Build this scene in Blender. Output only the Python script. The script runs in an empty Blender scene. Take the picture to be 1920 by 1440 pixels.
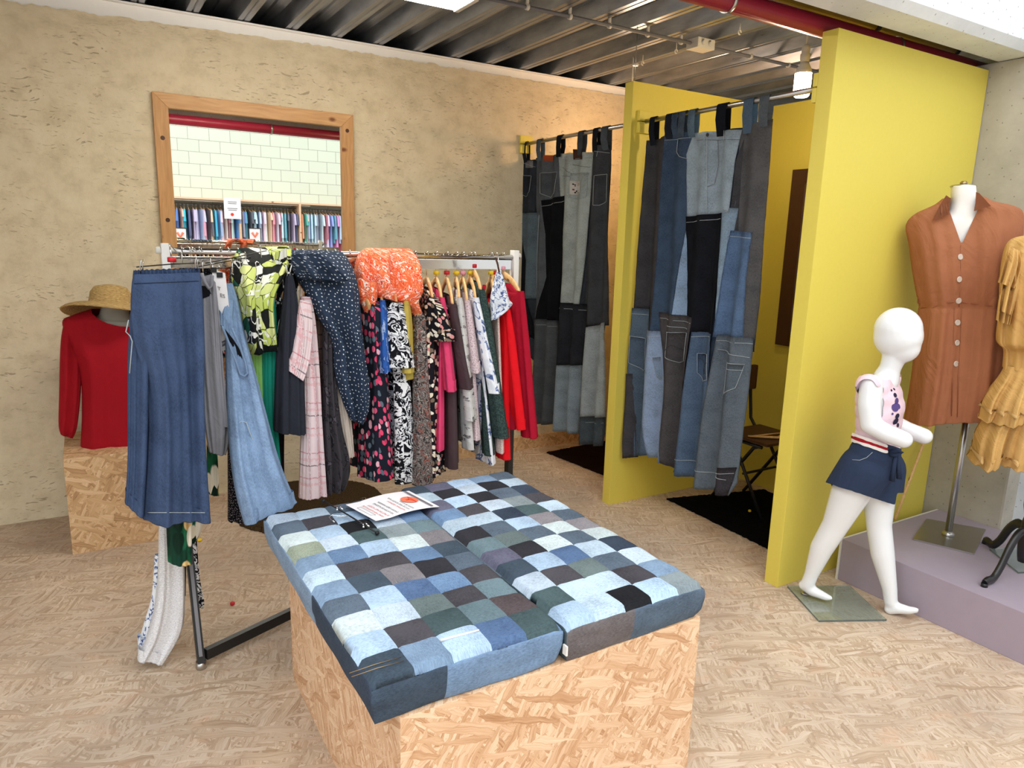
import bpy, bmesh, math, random
from mathutils import Vector, Matrix
random.seed(7)
PI = math.pi
S = bpy.context.scene
C = S.collection

# ------------------------------------------------------------------ camera, world, exposure
F = 1324.285
YAW, PIT, ROL = math.radians(31.2223), math.radians(11.46895), math.radians(1.61623)
H = 1.6
_fw = Vector((math.sin(YAW)*math.cos(PIT), math.cos(YAW)*math.cos(PIT), -math.sin(PIT)))
_r0 = Vector((math.cos(YAW), -math.sin(YAW), 0)); _u0 = _r0.cross(_fw)
CR = math.cos(ROL)*_r0 + math.sin(ROL)*_u0
CU = -math.sin(ROL)*_r0 + math.cos(ROL)*_u0
cam = bpy.data.objects.new('camera', bpy.data.cameras.new('camera')); C.objects.link(cam)
cam.data.sensor_width = 36; cam.data.sensor_fit = 'HORIZONTAL'; cam.data.lens = F/1920*36
cam.data.clip_start = 0.05; cam.data.clip_end = 100
m = Matrix((CR, CU, -_fw)).transposed().to_4x4(); m.translation = Vector((0, 0, H)); cam.matrix_world = m
S.camera = cam
w = bpy.data.worlds.new('world'); S.world = w; w.use_nodes = True
wn = w.node_tree
bg = wn.nodes['Background']
tc = wn.nodes.new('ShaderNodeTexCoord'); sp = wn.nodes.new('ShaderNodeSeparateXYZ'); cr = wn.nodes.new('ShaderNodeValToRGB')
wn.links.new(tc.outputs['Generated'], sp.inputs[0]); wn.links.new(sp.outputs[2], cr.inputs[0]); wn.links.new(cr.outputs[0], bg.inputs[0])
cr.color_ramp.elements[0].position = 0.0; cr.color_ramp.elements[0].color = (.62, .64, .66, 1)
cr.color_ramp.elements[1].position = 0.6; cr.color_ramp.elements[1].color = (.96, .98, 1.0, 1)
bg.inputs[1].default_value = 1.6
vs = S.view_settings; vs.view_transform = 'Standard'; vs.look = 'None'; vs.gamma = 1; vs.use_curve_mapping = False; vs.exposure = 0.4

def lamp(kind, name, loc, energy, color, size=.1, sy=None, rot=(0, 0, 0)):
    L = bpy.data.lights.new(name, kind); L.energy = energy; L.color = color
    if kind == 'AREA':
        L.size = size
        if sy: L.shape = 'RECTANGLE'; L.size_y = sy
    else: L.shadow_soft_size = size
    o = bpy.data.objects.new(name, L); C.objects.link(o); o.location = loc; o.rotation_euler = rot; return o
# daylight falling through the roof glazing of the tall hall in front of the shop
lamp('AREA', 'hall_skylight', (0.4, -2.2, 6.0), 150, (.97, .99, 1), 7.5, 5.5, (0.15, 0, 0))

# ------------------------------------------------------------------ pixel geometry (1920x1440)
def ray(x, y): return (x-960)/F*CR - (y-720)/F*CU + _fw
O0 = Vector((0, 0, H))
def onZ(x, y, z=0): d = ray(x, y); return O0 + d*((z-H)/d.z)
def onY(x, y, Y): d = ray(x, y); return O0 + d*(Y/d.y)
def onX(x, y, X): d = ray(x, y); return O0 + d*(X/d.x)
def onP(x, y, o, n): d = ray(x, y); return O0 + d*((Vector(o)-O0).dot(n)/d.dot(n))
def topx(P):
    P = Vector(P)-O0; z = P.dot(_fw); return 960+F*P.dot(CR)/z, 720-F*P.dot(CU)/z

# ------------------------------------------------------------------ materials
def lin(c):
    if isinstance(c, str): c = tuple(int(c[i:i+2], 16)/255 for i in (0, 2, 4))
    return tuple((v/12.92 if v <= .04045 else ((v+.055)/1.055)**2.4) for v in c)+(1,)
MATS = {}
class NT:
    def __init__(s, name, rough=.8, metal=0, spec=.3):
        s.m = bpy.data.materials.new(name); s.m.use_nodes = True; s.t = s.m.node_tree
        s.b = s.t.nodes['Principled BSDF']; s.b.inputs['Roughness'].default_value = rough; s.b.inputs['Metallic'].default_value = metal
        s.b.inputs['Specular IOR Level'].default_value = spec
        MATS[name] = s.m
    def n(s, t, **k):
        o = s.t.nodes.new('ShaderNode'+t)
        for a, v in k.items(): setattr(o, a, v)
        return o
    def l(s, a, b): s.t.links.new(a, b)
    def setv(s, inp, v):
        if hasattr(v, 'links'): s.l(v, inp)
        else: inp.default_value = v
    def uv(s, sc=(1, 1, 1), rot=0, loc=(0, 0, 0), obj=False):
        t = s.n('TexCoord'); mp = s.n('Mapping')
        s.l(t.outputs['Object' if obj else 'UV'], mp.inputs[0])
        mp.inputs['Scale'].default_value = sc; mp.inputs['Rotation'].default_value = (0, 0, rot); mp.inputs['Location'].default_value = loc
        return mp.outputs[0]
    def noise(s, vec, scale, det=2, rough=.5, dist=0):
        o = s.n('TexNoise'); s.l(vec, o.inputs['Vector']); o.inputs['Scale'].default_value = scale; o.inputs['Detail'].default_value = det
        o.inputs['Roughness'].default_value = rough; o.inputs['Distortion'].default_value = dist; return o.outputs['Fac']
    def vor(s, vec, scale, feat='F1', dim='3D', rnd=1):
        o = s.n('TexVoronoi', feature=feat, voronoi_dimensions=dim); s.l(vec, o.inputs['Vector']); o.inputs['Scale'].default_value = scale
        o.inputs['Randomness'].default_value = rnd; return o
    def math(s, op, a, b=0, c=None):
        o = s.n('Math', operation=op); s.setv(o.inputs[0], a); s.setv(o.inputs[1], b)
        if c is not None: s.setv(o.inputs[2], c)
        return o.outputs[0]
    def ramp(s, f, stops, const=False):
        o = s.n('ValToRGB'); s.l(f, o.inputs[0]); r = o.color_ramp
        if const: r.interpolation = 'CONSTANT'
        while len(r.elements) < len(stops): r.elements.new(.5)
        for e, (p, c) in zip(r.elements, stops): e.position = p; e.color = c if len(c) == 4 else lin(c)
        return o.outputs[0]
    def bw(s, f, lo, hi):
        return s.ramp(f, [(lo, (0, 0, 0, 1)), (hi, (1, 1, 1, 1))])
    def mix(s, f, a, b, mode='MIX'):
        o = s.n('MixRGB', blend_type=mode); s.setv(o.inputs[0], f); s.setv(o.inputs[1], a); s.setv(o.inputs[2], b); return o.outputs[0]
    def warp(s, vec, scale, amt):
        nz = s.n('TexNoise'); s.l(vec, nz.inputs['Vector']); nz.inputs['Scale'].default_value = scale
        sub = s.n('VectorMath', operation='SUBTRACT'); s.l(nz.outputs['Color'], sub.inputs[0]); sub.inputs[1].default_value = (.5, .5, .5)
        mul = s.n('VectorMath', operation='SCALE'); s.l(sub.outputs[0], mul.inputs[0]); mul.inputs['Scale'].default_value = amt
        add = s.n('VectorMath', operation='ADD'); s.l(vec, add.inputs[0]); s.l(mul.outputs[0], add.inputs[1]); return add.outputs[0]
    def col(s, c): s.setv(s.b.inputs['Base Color'], c)
    def bump(s, f, st=.3, d=.01):
        o = s.n('Bump'); o.inputs['Strength'].default_value = st; o.inputs['Distance'].default_value = d; s.l(f, o.inputs['Height']); s.l(o.outputs[0], s.b.inputs['Normal'])
def wrinkle(t, f=None, amt=.5):
    v = t.uv((1, .55, 1)); n = t.noise(v, 9, 3, .55, 1.2)
    if f is not None: n = t.math('ADD', n, t.math('MULTIPLY', f, .12))
    t.bump(n, amt, .022)
def plain(name, c, rough=.6, metal=0, spec=.4, var=.06, bump=0, sc=30):
    t = NT(name, rough, metal, spec); v = t.uv(obj=True); n = t.noise(v, sc, 4)
    c = lin(c); t.col(t.mix(n, tuple(x*(1-var) for x in c[:3])+(1,), tuple(min(1, x*(1+var)) for x in c[:3])+(1,)))
    if bump: t.bump(n, bump, .004)
    return t.m
def cloth(name, c, rough=.85, var=.1, grain=900):
    t = NT(name, rough, 0, .15); v = t.uv(); c = lin(c)
    a = t.noise(v, 14, 3); g = t.noise(v, grain, 1)
    k = t.mix(.35, a, g); t.col(t.mix(k, tuple(x*(1-var*1.6) for x in c[:3])+(1,), tuple(min(1, x*(1+var*1.6)) for x in c[:3])+(1,)))
    wrinkle(t, t.noise(v, 60, 3)); return t.m
def denim_nodes(t, colr, v):
    g = t.noise(t.uv((1, .22, 1)), 420, 2, .7); h = t.noise(v, 9, 4, .6); f = t.noise(v, 120, 2)
    k = t.math('ADD', t.math('MULTIPLY', g, .75), t.math('MULTIPLY', h, .75)); k = t.math('ADD', k, t.math('MULTIPLY', f, .3))
    hs = t.n('HueSaturation'); hs.inputs['Saturation'].default_value = .78; hs.inputs['Value'].default_value = .92; t.setv(hs.inputs['Color'], colr); colr = hs.outputs[0]
    t.col(t.mix(1, colr, t.ramp(k, [(.55, (.55, .56, .58, 1)), (1.0, (1.32, 1.32, 1.3, 1))]), 'MULTIPLY'))
    wrinkle(t, k, .4)
def denim(name, c):
    t = NT(name, .9, 0, .1); denim_nodes(t, lin(c), t.uv()); return t.m
def denim_attr():
    t = NT('denim_patchwork', .92, 0, .1); a = t.n('Attribute', attribute_name='col'); denim_nodes(t, a.outputs['Color'], t.uv()); return t.m
def dots(name, base, dot, scale=60, r=.25, rnd=.55):
    t = NT(name, .85, 0, .15); v = t.uv(); o = t.vor(v, scale, dim='2D', rnd=rnd)
    t.col(t.mix(t.bw(o.outputs['Distance'], r, r+.05), lin(dot), lin(base))); wrinkle(t); return t.m
def cells(name, base, cols, scale=30, r=.42, stretch=(1, 1, 1), warp=0, rough=.8, bg2=None):
    t = NT(name, rough, 0, .15); v = t.uv(stretch)
    if warp: v = t.warp(v, scale*.6, warp)
    o = t.vor(v, scale, dim='2D'); q = t.n('SeparateColor'); t.l(o.outputs['Color'], q.inputs[0])
    c = t.ramp(q.outputs[0], [(i/len(cols), x) for i, x in enumerate(cols)], True)
    b = lin(base) if bg2 is None else t.mix(t.bw(t.noise(v, scale*.8, 3), .45, .55), lin(base), lin(bg2))
    t.col(t.mix(t.bw(o.outputs['Distance'], r, r+.06), c, b)); wrinkle(t); return t.m
def contour(name, stops, scale=12, k=6, warp=.03, stretch=(1, 1, 1)):
    t = NT(name, .8, 0, .15); v = t.warp(t.uv(stretch), scale, warp); n = t.noise(v, scale, 3, .55, .6)
    f = t.math('FRACT', t.math('MULTIPLY', n, k)); t.col(t.ramp(f, stops, True)); wrinkle(t); return t.m
def plaid(name, base, lines, scale=9):
    t = NT(name, .85, 0, .12); v = t.uv(); q = t.n('SeparateXYZ'); t.l(v, q.inputs[0]); c = lin(base)
    nz = t.noise(v, 90, 2)
    for ax, fr, off, wd, cc, al in lines:
        f = t.math('FRACT', t.math('ADD', t.math('MULTIPLY', q.outputs[ax], fr), off)); f = t.math('LESS_THAN', f, wd)
        f = t.math('MULTIPLY', t.math('MULTIPLY', f, al), t.math('GREATER_THAN', nz, .42)); c = t.mix(f, c, lin(cc))
    t.col(c); wrinkle(t); return t.m
def osb(name, tones, dark, L=.085, W=.017, rough=.75, haze=None, bumpst=.25, grain=.55):
    t = NT(name, rough, 0, .3); base = t.warp(t.warp(t.uv(), 3.2 if haze else 9, .16 if haze else .035), 45, .007); out = None
    for i, (ang, k, th) in enumerate([(0.1, 1.0, 0), (1.35, .8, .42), (-.55, 1.1, .45), (2.3, .7, .5), (.75, 1.0, .5), (-1.1, .85, .55), (.35, 1.5, .72)]):
        mr = t.n('Mapping'); mr.inputs['Rotation'].default_value = (0, 0, ang); t.l(base, mr.inputs[0])
        mp = t.n('Mapping'); mp.inputs['Scale'].default_value = (1/(L*k), 1/(W*k), 1); mp.inputs['Location'].default_value = (i*3.7, i*1.9, 0); t.l(mr.outputs[0], mp.inputs[0])
        mg = t.n('Mapping'); mg.inputs['Scale'].default_value = (.8/(L*k), 3.5/(W*k), 1); t.l(mr.outputs[0], mg.inputs[0])
        o = t.vor(mp.outputs[0], 1, dim='2D'); q = t.n('SeparateColor'); t.l(o.outputs['Color'], q.inputs[0])
        g = t.noise(mg.outputs[0], 1, 2, .6)
        val = t.math('ADD', t.math('MULTIPLY', q.outputs[0], 1-grain), t.math('MULTIPLY', g, grain*1.1))
        if out is None: out = val
        else:
            e = t.vor(mp.outputs[0], 1, 'DISTANCE_TO_EDGE', '2D'); sel = t.math('GREATER_THAN', q.outputs[1], th)
            val = t.math('MULTIPLY', val, t.math('ADD', t.math('MULTIPLY', t.bw(e.outputs['Distance'], .0, .09), .22), .78))
            out = t.mix(sel, out, val)
    c = t.ramp(out, [(.14, dark), (.30, tones[0]), (.48, tones[1]), (.64, tones[2]), (.9, tones[3])])
    if haze:
        hz = t.noise(t.uv(), 1.6, 4, .6); c = t.mix(t.math('MULTIPLY', t.bw(hz, .35, .7), haze[1]), c, lin(haze[0]))
        c = t.mix(t.math('MULTIPLY', t.bw(t.noise(t.uv((1, 1.6, 1), loc=(5, 2, 0)), 7, 3, .6), .55, .75), .35), c, (.62, .36, .22, 1))
    fl = t.noise(t.uv((1, 3, 1)), 55, 3, .8); c = t.mix(t.bw(fl, .68, .74), c, dark)
    t.col(c); t.bump(out, bumpst, .003); return t.m

# ------------------------------------------------------------------ mesh helpers
def link(name, me, mat=None, parent=None):
    o = bpy.data.objects.new(name, me); C.objects.link(o)
    if mat: me.materials.append(mat if not isinstance(mat, str) else MATS[mat])
    if parent: o.parent = parent; o.matrix_parent_inverse = wm(parent).inverted()
    return o
def wm(o): return (wm(o.parent) @ o.matrix_parent_inverse if o.parent else Matrix()) @ o.matrix_basis
def obj(name, bm, mat, parent=None, smooth=False, recalc=False):
    if recalc: bmesh.ops.recalc_face_normals(bm, faces=bm.faces)
    if smooth:
        for f in bm.faces: f.smooth = True
    me = bpy.data.meshes.new(name); bm.to_mesh(me); bm.free(); return link(name, me, mat, parent)
def tag(o, label, cat, group=None, kind=None):
    o['label'] = label; o['category'] = cat
    if group: o['group'] = group
    if kind: o['kind'] = kind
    return o
def struct(o, label=None):
    o['kind'] = 'structure'
    if label: o['label'] = label
    o['category'] = o.name.split('_')[0]
    return o
def empty(name, loc, label, cat, group=None, rz=0):
    o = bpy.data.objects.new(name, None); C.objects.link(o); o.location = loc; o.rotation_euler = (0, 0, rz); o.empty_display_size = .05
    return tag(o, label, cat, group)
def adopt(p, *ch):
    for c in ch: c.parent = p; c.matrix_parent_inverse = wm(p).inverted()
def newbm():
    bm = bmesh.new(); bm.loops.layers.uv.new('UVMap'); return bm
def boxuv(bm, faces=None):
    uv = bm.loops.layers.uv.verify()
    for f in (faces or bm.faces):
        f.normal_update(); n = f.normal; a = max(range(3), key=lambda i: abs(n[i]))
        for l in f.loops:
            c = l.vert.co; l[uv].uv = (c.y, c.z) if a == 0 else ((c.x, c.z) if a == 1 else (c.x, c.y))
def add_box(bm, lo, hi, bev=0, rot=None, piv=None):
    v = [bm.verts.new((x, y, z)) for x in (lo[0], hi[0]) for y in (lo[1], hi[1]) for z in (lo[2], hi[2])]
    fs = [bm.faces.new([v[i] for i in q]) for q in ((0, 1, 3, 2), (4, 6, 7, 5), (0, 4, 5, 1), (2, 3, 7, 6), (0, 2, 6, 4), (1, 5, 7, 3))]
    boxuv(bm, fs)
    if bev:
        es = set(e for f in fs for e in f.edges); r = bmesh.ops.bevel(bm, geom=list(es), offset=bev, segments=2, affect='EDGES', profile=.7); v = list({x for f in r['faces'] for x in f.verts}|set(x for x in v if x.is_valid))
    if rot is not None:
        bmesh.ops.rotate(bm, verts=[x for x in v if x.is_valid], cent=piv or ((Vector(lo)+Vector(hi))/2), matrix=rot)
def box(name, lo, hi, mat, parent=None, bev=0):
    bm = newbm(); add_box(bm, lo, hi, bev); return obj(name, bm, mat, parent, recalc=True)
def frame_from(d):
    d = d.normalized(); a = Vector((0, 0, 1)) if abs(d.z) < .9 else Vector((1, 0, 0)); x = a.cross(d).normalized(); return x, d.cross(x)
def add_tube(bm, pts, r, n=10, cap=True, flat=None):
    pts = [Vector(p) for p in pts]; rings = []; uv = bm.loops.layers.uv.verify(); px = None
    for i, p in enumerate(pts):
        d = (pts[min(i+1, len(pts)-1)]-pts[max(i-1, 0)])
        if d.length < 1e-9: d = Vector((0, 0, 1))
        d.normalize()
        if px is None: x, y = frame_from(d)
        else:
            x = (px - d*px.dot(d)).normalized(); y = d.cross(x)
        px = x; rr = r[i] if isinstance(r, (list, tuple)) else r
        ring = []
        for k in range(n):
            a = 2*PI*k/n; q = x*math.cos(a)*rr+y*math.sin(a)*rr*(flat or 1); ring.append(bm.verts.new(p+q))
        rings.append(ring)
    L = 0
    for i in range(len(rings)-1):
        dl = (pts[i+1]-pts[i]).length
        for k in range(n):
            f = bm.faces.new((rings[i][k], rings[i][(k+1) % n], rings[i+1][(k+1) % n], rings[i+1][k])); f.smooth = True
            rr = .03
            for l, (a, b) in zip(f.loops, ((k, 0), (k+1, 0), (k+1, 1), (k, 1))): l[uv].uv = (a*rr, L+b*dl)
        L += dl
    if cap:
        for ring in (list(reversed(rings[0])), rings[-1]):
            try: bm.faces.new(ring)
            except ValueError: pass
def tube(name, pts, r, mat, parent=None, n=10, cap=True, flat=None):
    bm = newbm(); add_tube(bm, pts, r, n, cap, flat); return obj(name, bm, mat, parent)
def lathe(name, prof, loc, mat, parent=None, n=24, axis=None):
    bm = newbm(); rings = []
    for r, z in prof: rings.append([bm.verts.new((r*math.cos(2*PI*k/n), r*math.sin(2*PI*k/n), z)) for k in range(n)])
    for i in range(len(rings)-1):
        for k in range(n): f = bm.faces.new((rings[i][k], rings[i][(k+1) % n], rings[i+1][(k+1) % n], rings[i+1][k])); f.smooth = True
    bm.faces.new(list(reversed(rings[0]))); bm.faces.new(rings[-1])
    if axis is not None: bmesh.ops.rotate(bm, verts=bm.verts, cent=(0, 0, 0), matrix=Vector((0, 0, 1)).rotation_difference(Vector(axis)).to_matrix())
    bmesh.ops.translate(bm, verts=bm.verts, vec=loc); boxuv(bm); return obj(name, bm, mat, parent)
def cr_interp(rows, n):
    """Catmull-Rom through rows (lists of tuples), n steps between neighbours."""
    out = []
    for i in range(len(rows)-1):
        p0, p1, p2, p3 = rows[max(i-1, 0)], rows[i], rows[i+1], rows[min(i+2, len(rows)-1)]
        for j in range(n):
            t = j/n; out.append([.5*((2*b)+(-a+c)*t+(2*a-5*b+4*c-d)*t*t+(-a+3*b-3*c+d)*t**3) for a, b, c, d in zip(p0, p1, p2, p3)])
    out.append(list(rows[-1])); return out
def add_rings(bm, rings, close=True, capt=False, capb=False, per=None):
    uv = bm.loops.layers.uv.verify(); n = len(rings[0]); V = [[bm.verts.new(p) for p in r] for r in rings]
    u = [[0] for _ in rings]; v = [0]
    for i, r in enumerate(rings):
        for k in range(n): u[i].append(u[i][-1]+(Vector(r[(k+1) % n])-Vector(r[k])).length)
        if i: v.append(v[-1]-sum((Vector(r[k])-Vector(rings[i-1][k])).length for k in range(0, n, 5))/len(range(0, n, 5)))
    mx = max(x[-1] for x in u)
    for i in range(len(V)-1):
        for k in range(n if close else n-1):
            f = bm.faces.new((V[i][k], V[i+1][k], V[i+1][(k+1) % n], V[i][(k+1) % n])); f.smooth = True
            for l, (ii, kk) in zip(f.loops, ((i, k), (i+1, k), (i+1, k+1), (i, k+1))): l[uv].uv = (u[ii][kk], v[ii])
    if capt: bm.faces.new(V[0])
    if capb: bm.faces.new(list(reversed(V[-1])))
    return V

def garment_rings(rows, nseg=48, steps=6, fold=.35, freq=5, seed=0, drape=.0, fine=.12):
    """rows: (cx,cy,cz, hx,hy,hz, th) centre, half vector and half thickness of a flattened tube of cloth."""
    rnd = random.Random(seed); ph = [rnd.uniform(0, 6.28) for _ in range(6)]; R = cr_interp(rows, steps); out = []
    for i, r in enumerate(R):
        c = Vector(r[:3]); h = Vector(r[3:6]); th = max(r[6], .003); t = i/(len(R)-1)
        hh = Vector((h.x, h.y, 0)).normalized() if (abs(h.x)+abs(h.y)) > 1e-6 else Vector((1, 0, 0)); p = Vector((hh.y, -hh.x, 0)); ring = []
        g = min(1, .25+1.3*t)
        for k in range(nseg):
            a = 2*PI*k/nseg; ca, sa = math.cos(a), math.sin(a)
            ex = math.copysign(abs(ca)**.8, ca)
            wv = math.sin(ex*freq*1.3+ph[0]+.6*t)*.6+math.sin(ex*freq*2.6+ph[1]-t)*.4
            wv2 = math.sin(ex*freq*1.7+ph[2]+t*.8)
            off = th*(abs(sa)**.7*math.copysign(1, sa))*(1+fold*g*wv) + th*g*fold*.9*wv2*(1-ex*ex*.3) + th*fine*math.sin(ex*freq*6+ph[3])*g*math.copysign(1, sa)
            ring.append(c + h*ex*(1+.03*g*math.sin(9*t+ph[4])*(abs(ex))) + p*off)
        out.append(ring)
    return out
def hem_close(rings, inset=.6):
    """turn the last ring inwards a little so that the hem shows thickness"""
    last = rings[-1]; c = sum((Vector(p) for p in last), Vector())/len(last); rings.insert(-1, [Vector(p)+Vector((0, 0, .003)) for p in last])
    rings.append([Vector(p)+Vector((0, 0, .004))+(c-Vector(p))*.05 for p in last]); rings.append([Vector(p)+Vector((0, 0, .05))+(c-Vector(p))*.12 for p in last]); return rings
def tube_cloth(name, rows, mat, parent=None, seed=0, fold=.35, freq=5, nseg=48, steps=6, hem=True, capt=False, fine=.12):
    bm = newbm(); r = garment_rings(rows, nseg, steps, fold, freq, seed, fine=fine)
    if hem: r = hem_close(r)
    add_rings(bm, r, capt=capt); return obj(name, bm, mat, parent)
def drows(o, n, px):
    """px rows: (xl,yl,xr,yr,th[,dl,dr]) edges seen at pixels, on a vertical plane through o with normal n; dl/dr = distance in front of it"""
    n = Vector(n).normalized(); rows = []
    for r in px:
        xl, yl, xr, yr, th = r[:5]; dl = r[5] if len(r) > 5 else 0; dr = r[6] if len(r) > 6 else dl
        L = onP(xl, yl, Vector(o)+n*dl, n); R_ = onP(xr, yr, Vector(o)+n*dr, n); c = (L+R_)/2; h = (R_-L)/2
        rows.append((c.x, c.y, c.z, h.x, h.y, h.z, th))
    return rows
def text_obj(name, body, size, o, xdir, ydir, mat, parent=None, align='LEFT', ext=.0004):
    cu = bpy.data.curves.new(name, 'FONT'); cu.body = body; cu.size = size; cu.align_x = align; cu.align_y = 'CENTER'; cu.extrude = ext
    t = bpy.data.objects.new(name, cu); C.objects.link(t); dg = bpy.context.evaluated_depsgraph_get(); me = bpy.data.meshes.new_from_object(t.evaluated_get(dg))
    bpy.data.objects.remove(t); x = Vector(xdir).normalized(); y = Vector(ydir).normalized(); z = x.cross(y)
    M = Matrix((x, y, z)).transposed().to_4x4(); M.translation = Vector(o); me.transform(M)
    me.materials.clear(); return link(name, me, mat, parent)


# ------------------------------------------------------------------ the materials
def plaster():
    t = NT('clay_plaster', .95, 0, .1); v = t.uv(); a = t.noise(v, 1.3, 3); b = t.noise(v, 9, 5, .65); c = t.noise(v, 60, 4, .7)
    col = t.ramp(b, [(.3, (.58, .49, .33, 1)), (.5, (.71, .61, .43, 1)), (.72, (.77, .68, .50, 1))])
    col = t.mix(t.math('MULTIPLY', t.bw(a, .35, .7), .3), col, (.57, .50, .37, 1))
    wv = t.warp(v, 5, .12)
    def straw(rot, sx, sy, lo, hi):
        mp = t.n('Mapping'); mp.inputs['Rotation'].default_value = (0, 0, rot); mp.inputs['Scale'].default_value = (sx, sy, 1); t.l(wv, mp.inputs[0])
        return t.bw(t.noise(mp.outputs[0], 1, 2, .6), lo, hi)
    s1 = straw(.5, 16, 75, .63, .68); s2 = straw(-.7, 18, 80, .64, .69); msk = t.bw(t.noise(v, 3.1, 3), .42, .6)
    st = t.math('MULTIPLY', t.math('MAXIMUM', s1, s2), msk)
    col = t.mix(t.math('MULTIPLY', st, .6), col, (.25, .18, .10, 1)); t.col(col)
    hgt = t.math('ADD', t.math('ADD', t.math('MULTIPLY', b, .6), t.math('MULTIPLY', c, .22)), t.math('MULTIPLY', st, -.35)); t.bump(hgt, .55, .02)
plaster()
osb('osb_floor', [(.43, .30, .19, 1), (.58, .44, .31, 1), (.66, .53, .40, 1), (.80, .68, .54, 1)], (.24, .15, .09, 1), .085, .011, .6, ((.60, .53, .48), .6), .2, .6)
osb('osb_box', [(.58, .33, .18, 1), (.72, .46, .28, 1), (.80, .56, .37, 1), (.92, .72, .52, 1)], (.40, .19, .08, 1), .07, .013, .65)
osb('osb_plinth_box', [(.46, .27, .13, 1), (.62, .39, .20, 1), (.68, .46, .26, 1), (.82, .60, .38, 1)], (.30, .15, .06, 1), .075, .015, .65)
plain('yellow_paint', 'DCCB5A', .55, 0, .35, .03, .05, 60)
plain('lilac_paint', '9F93A0', .6, 0, .3, .04, .05, 20)
plain('white_metal', 'F1F0EE', .4, 0, .5, .03)
plain('chrome', 'D8D8D8', .12, 1, .5, .02); plain('steel', 'B9B7B3', .3, 1, .5, .06); plain('dark_steel', '6A6664', .35, .9, .5, .1)
plain('black_metal', '232324', .4, .3, .5, .1); plain('grey_plastic', '77767C', .5, 0, .4); plain('white_plastic', 'DAD7CF', .45, 0, .4)
plain('red_pipe_paint', '9E1F38', .35, 0, .5, .05); plain('yellow_pipe_paint', 'A08A22', .45, .2, .4, .1); plain('black_rubber', '18181A', .6)
plain('white_gloss', 'E6E9EC', .12, 0, .5, .005); plain('mannequin_cloth', 'ECE9E4', .8, 0, .2, .03); plain('grey_mannequin', '9A988F', .6, 0, .2, .05)
plain('black_wood', '1B1A1C', .35, 0, .5, .1); plain('brown_wood', '4A2C1E', .5, 0, .4, .15, .1, 25); plain('paper', 'ECEAEE', .7, 0, .2, .01)
plain('red_ink', 'D8402E', .7, 0, .2, .02); plain('grey_ink', '6E6C74', .7, 0, .2, .02); plain('black_ink', '2A2A2E', .7); plain('orange_disc', 'EE7A5C', .7, 0, .2, .02)
plain('ring_yellow', 'F0CC1E', .4); plain('ring_red', 'C4212C', .4); plain('ring_pink', 'EAA0B4', .4); plain('white_label', 'E8E4DE', .8)
plain('brown_leather', '4B2A22', .6, 0, .4, .2); plain('orange_leather', 'C05A32', .6, 0, .4, .2); plain('brass', 'A9906A', .3, 1); plain('white_stone', 'E9E8E4', .85)
def wood(name, c1, c2, rough=.5, sc=(3, 40, 1)):
    t = NT(name, rough, 0, .35); v = t.warp(t.uv(), 4, .05); mp = t.n('Mapping'); mp.inputs['Scale'].default_value = sc; t.l(v, mp.inputs[0])
    n = t.noise(mp.outputs[0], 1.5, 4, .6, .4); k = t.vor(t.uv((3, 5, 1)), 1, dim='2D')
    c = t.ramp(n, [(.3, c1), (.7, c2)]); c = t.mix(t.bw(k.outputs['Distance'], .03, .09), lin('7A4522'), c); t.col(c)
wood('pine_wood', 'BC8C5A', 'D6AA78'); wood('pine_wood_upright', 'B48454', 'CE9F6C', .5, (40, 3, 1)); wood('beech_wood', 'D6A468', 'EBC690', .4); wood('shelf_wood', 'D9B18E', 'E8C8A8', .6)
def concrete(name, a, b):
    t = NT(name, .9, 0, .2); v = t.uv(); n = t.noise(v, 3, 6, .65); m = t.noise(v, 40, 3); c = t.ramp(n, [(.3, a), (.7, b)])
    o = t.vor(v, 14, dim='2D'); h = t.bw(o.outputs['Distance'], .02, .06); c = t.mix(t.math('MULTIPLY', t.math('SUBTRACT', 1, h), .6), c, lin('55504A')); t.col(c)
    t.bump(t.math('ADD', n, t.math('MULTIPLY', m, .3)), .25, .01)
concrete('concrete', 'A39D92', 'C2BCB0'); concrete('pale_concrete', 'D5DBE0', 'EDF1F4')
def deck():
    t = NT('galvanised_deck', .38, .75, .5); v = t.uv((8, .7, 1)); n = t.noise(v, 3, 4, .6); t.col(t.ramp(n, [(.3, '686D77'), (.7, '9EA3AC')])); t.setv(t.b.inputs['Roughness'], t.math('ADD', t.math('MULTIPLY', n, .25), .2))
deck()
def blocks():
    t = NT('white_block_wall', .85, 0, .2); v = t.uv(); b = t.n('TexBrick'); t.l(v, b.inputs['Vector']); b.inputs['Scale'].default_value = 1; b.inputs['Brick Width'].default_value = .375; b.inputs['Row Height'].default_value = .22
    b.inputs['Mortar Size'].default_value = .004; b.inputs['Color1'].default_value = lin('D6DCCB'); b.inputs['Color2'].default_value = lin('D0D7C6'); b.inputs['Mortar'].default_value = lin('85847A'); b.inputs['Mortar Smooth'].default_value = .3; t.col(b.outputs['Color'])
blocks()
def emis(name, c, s):
    t = NT(name); t.b.inputs['Emission Color'].default_value = c; t.b.inputs['Emission Strength'].default_value = s; t.b.inputs['Base Color'].default_value = (1, 1, 1, 1)
emis('tube_light', (1, .93, .80, 1), 26); emis('bulb_light', (1, .82, .6, 1), 30)
t = NT('mirror_glass', .01, 1, .5); t.b.inputs['Base Color'].default_value = (.93, .96, .94, 1)
t = NT('clear_glass', .02, 0, .5); t.b.inputs['Transmission Weight'].default_value = .93; t.b.inputs['IOR'].default_value = 1.45; t.b.inputs['Base Color'].default_value = (.82, .93, .9, 1)
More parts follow.
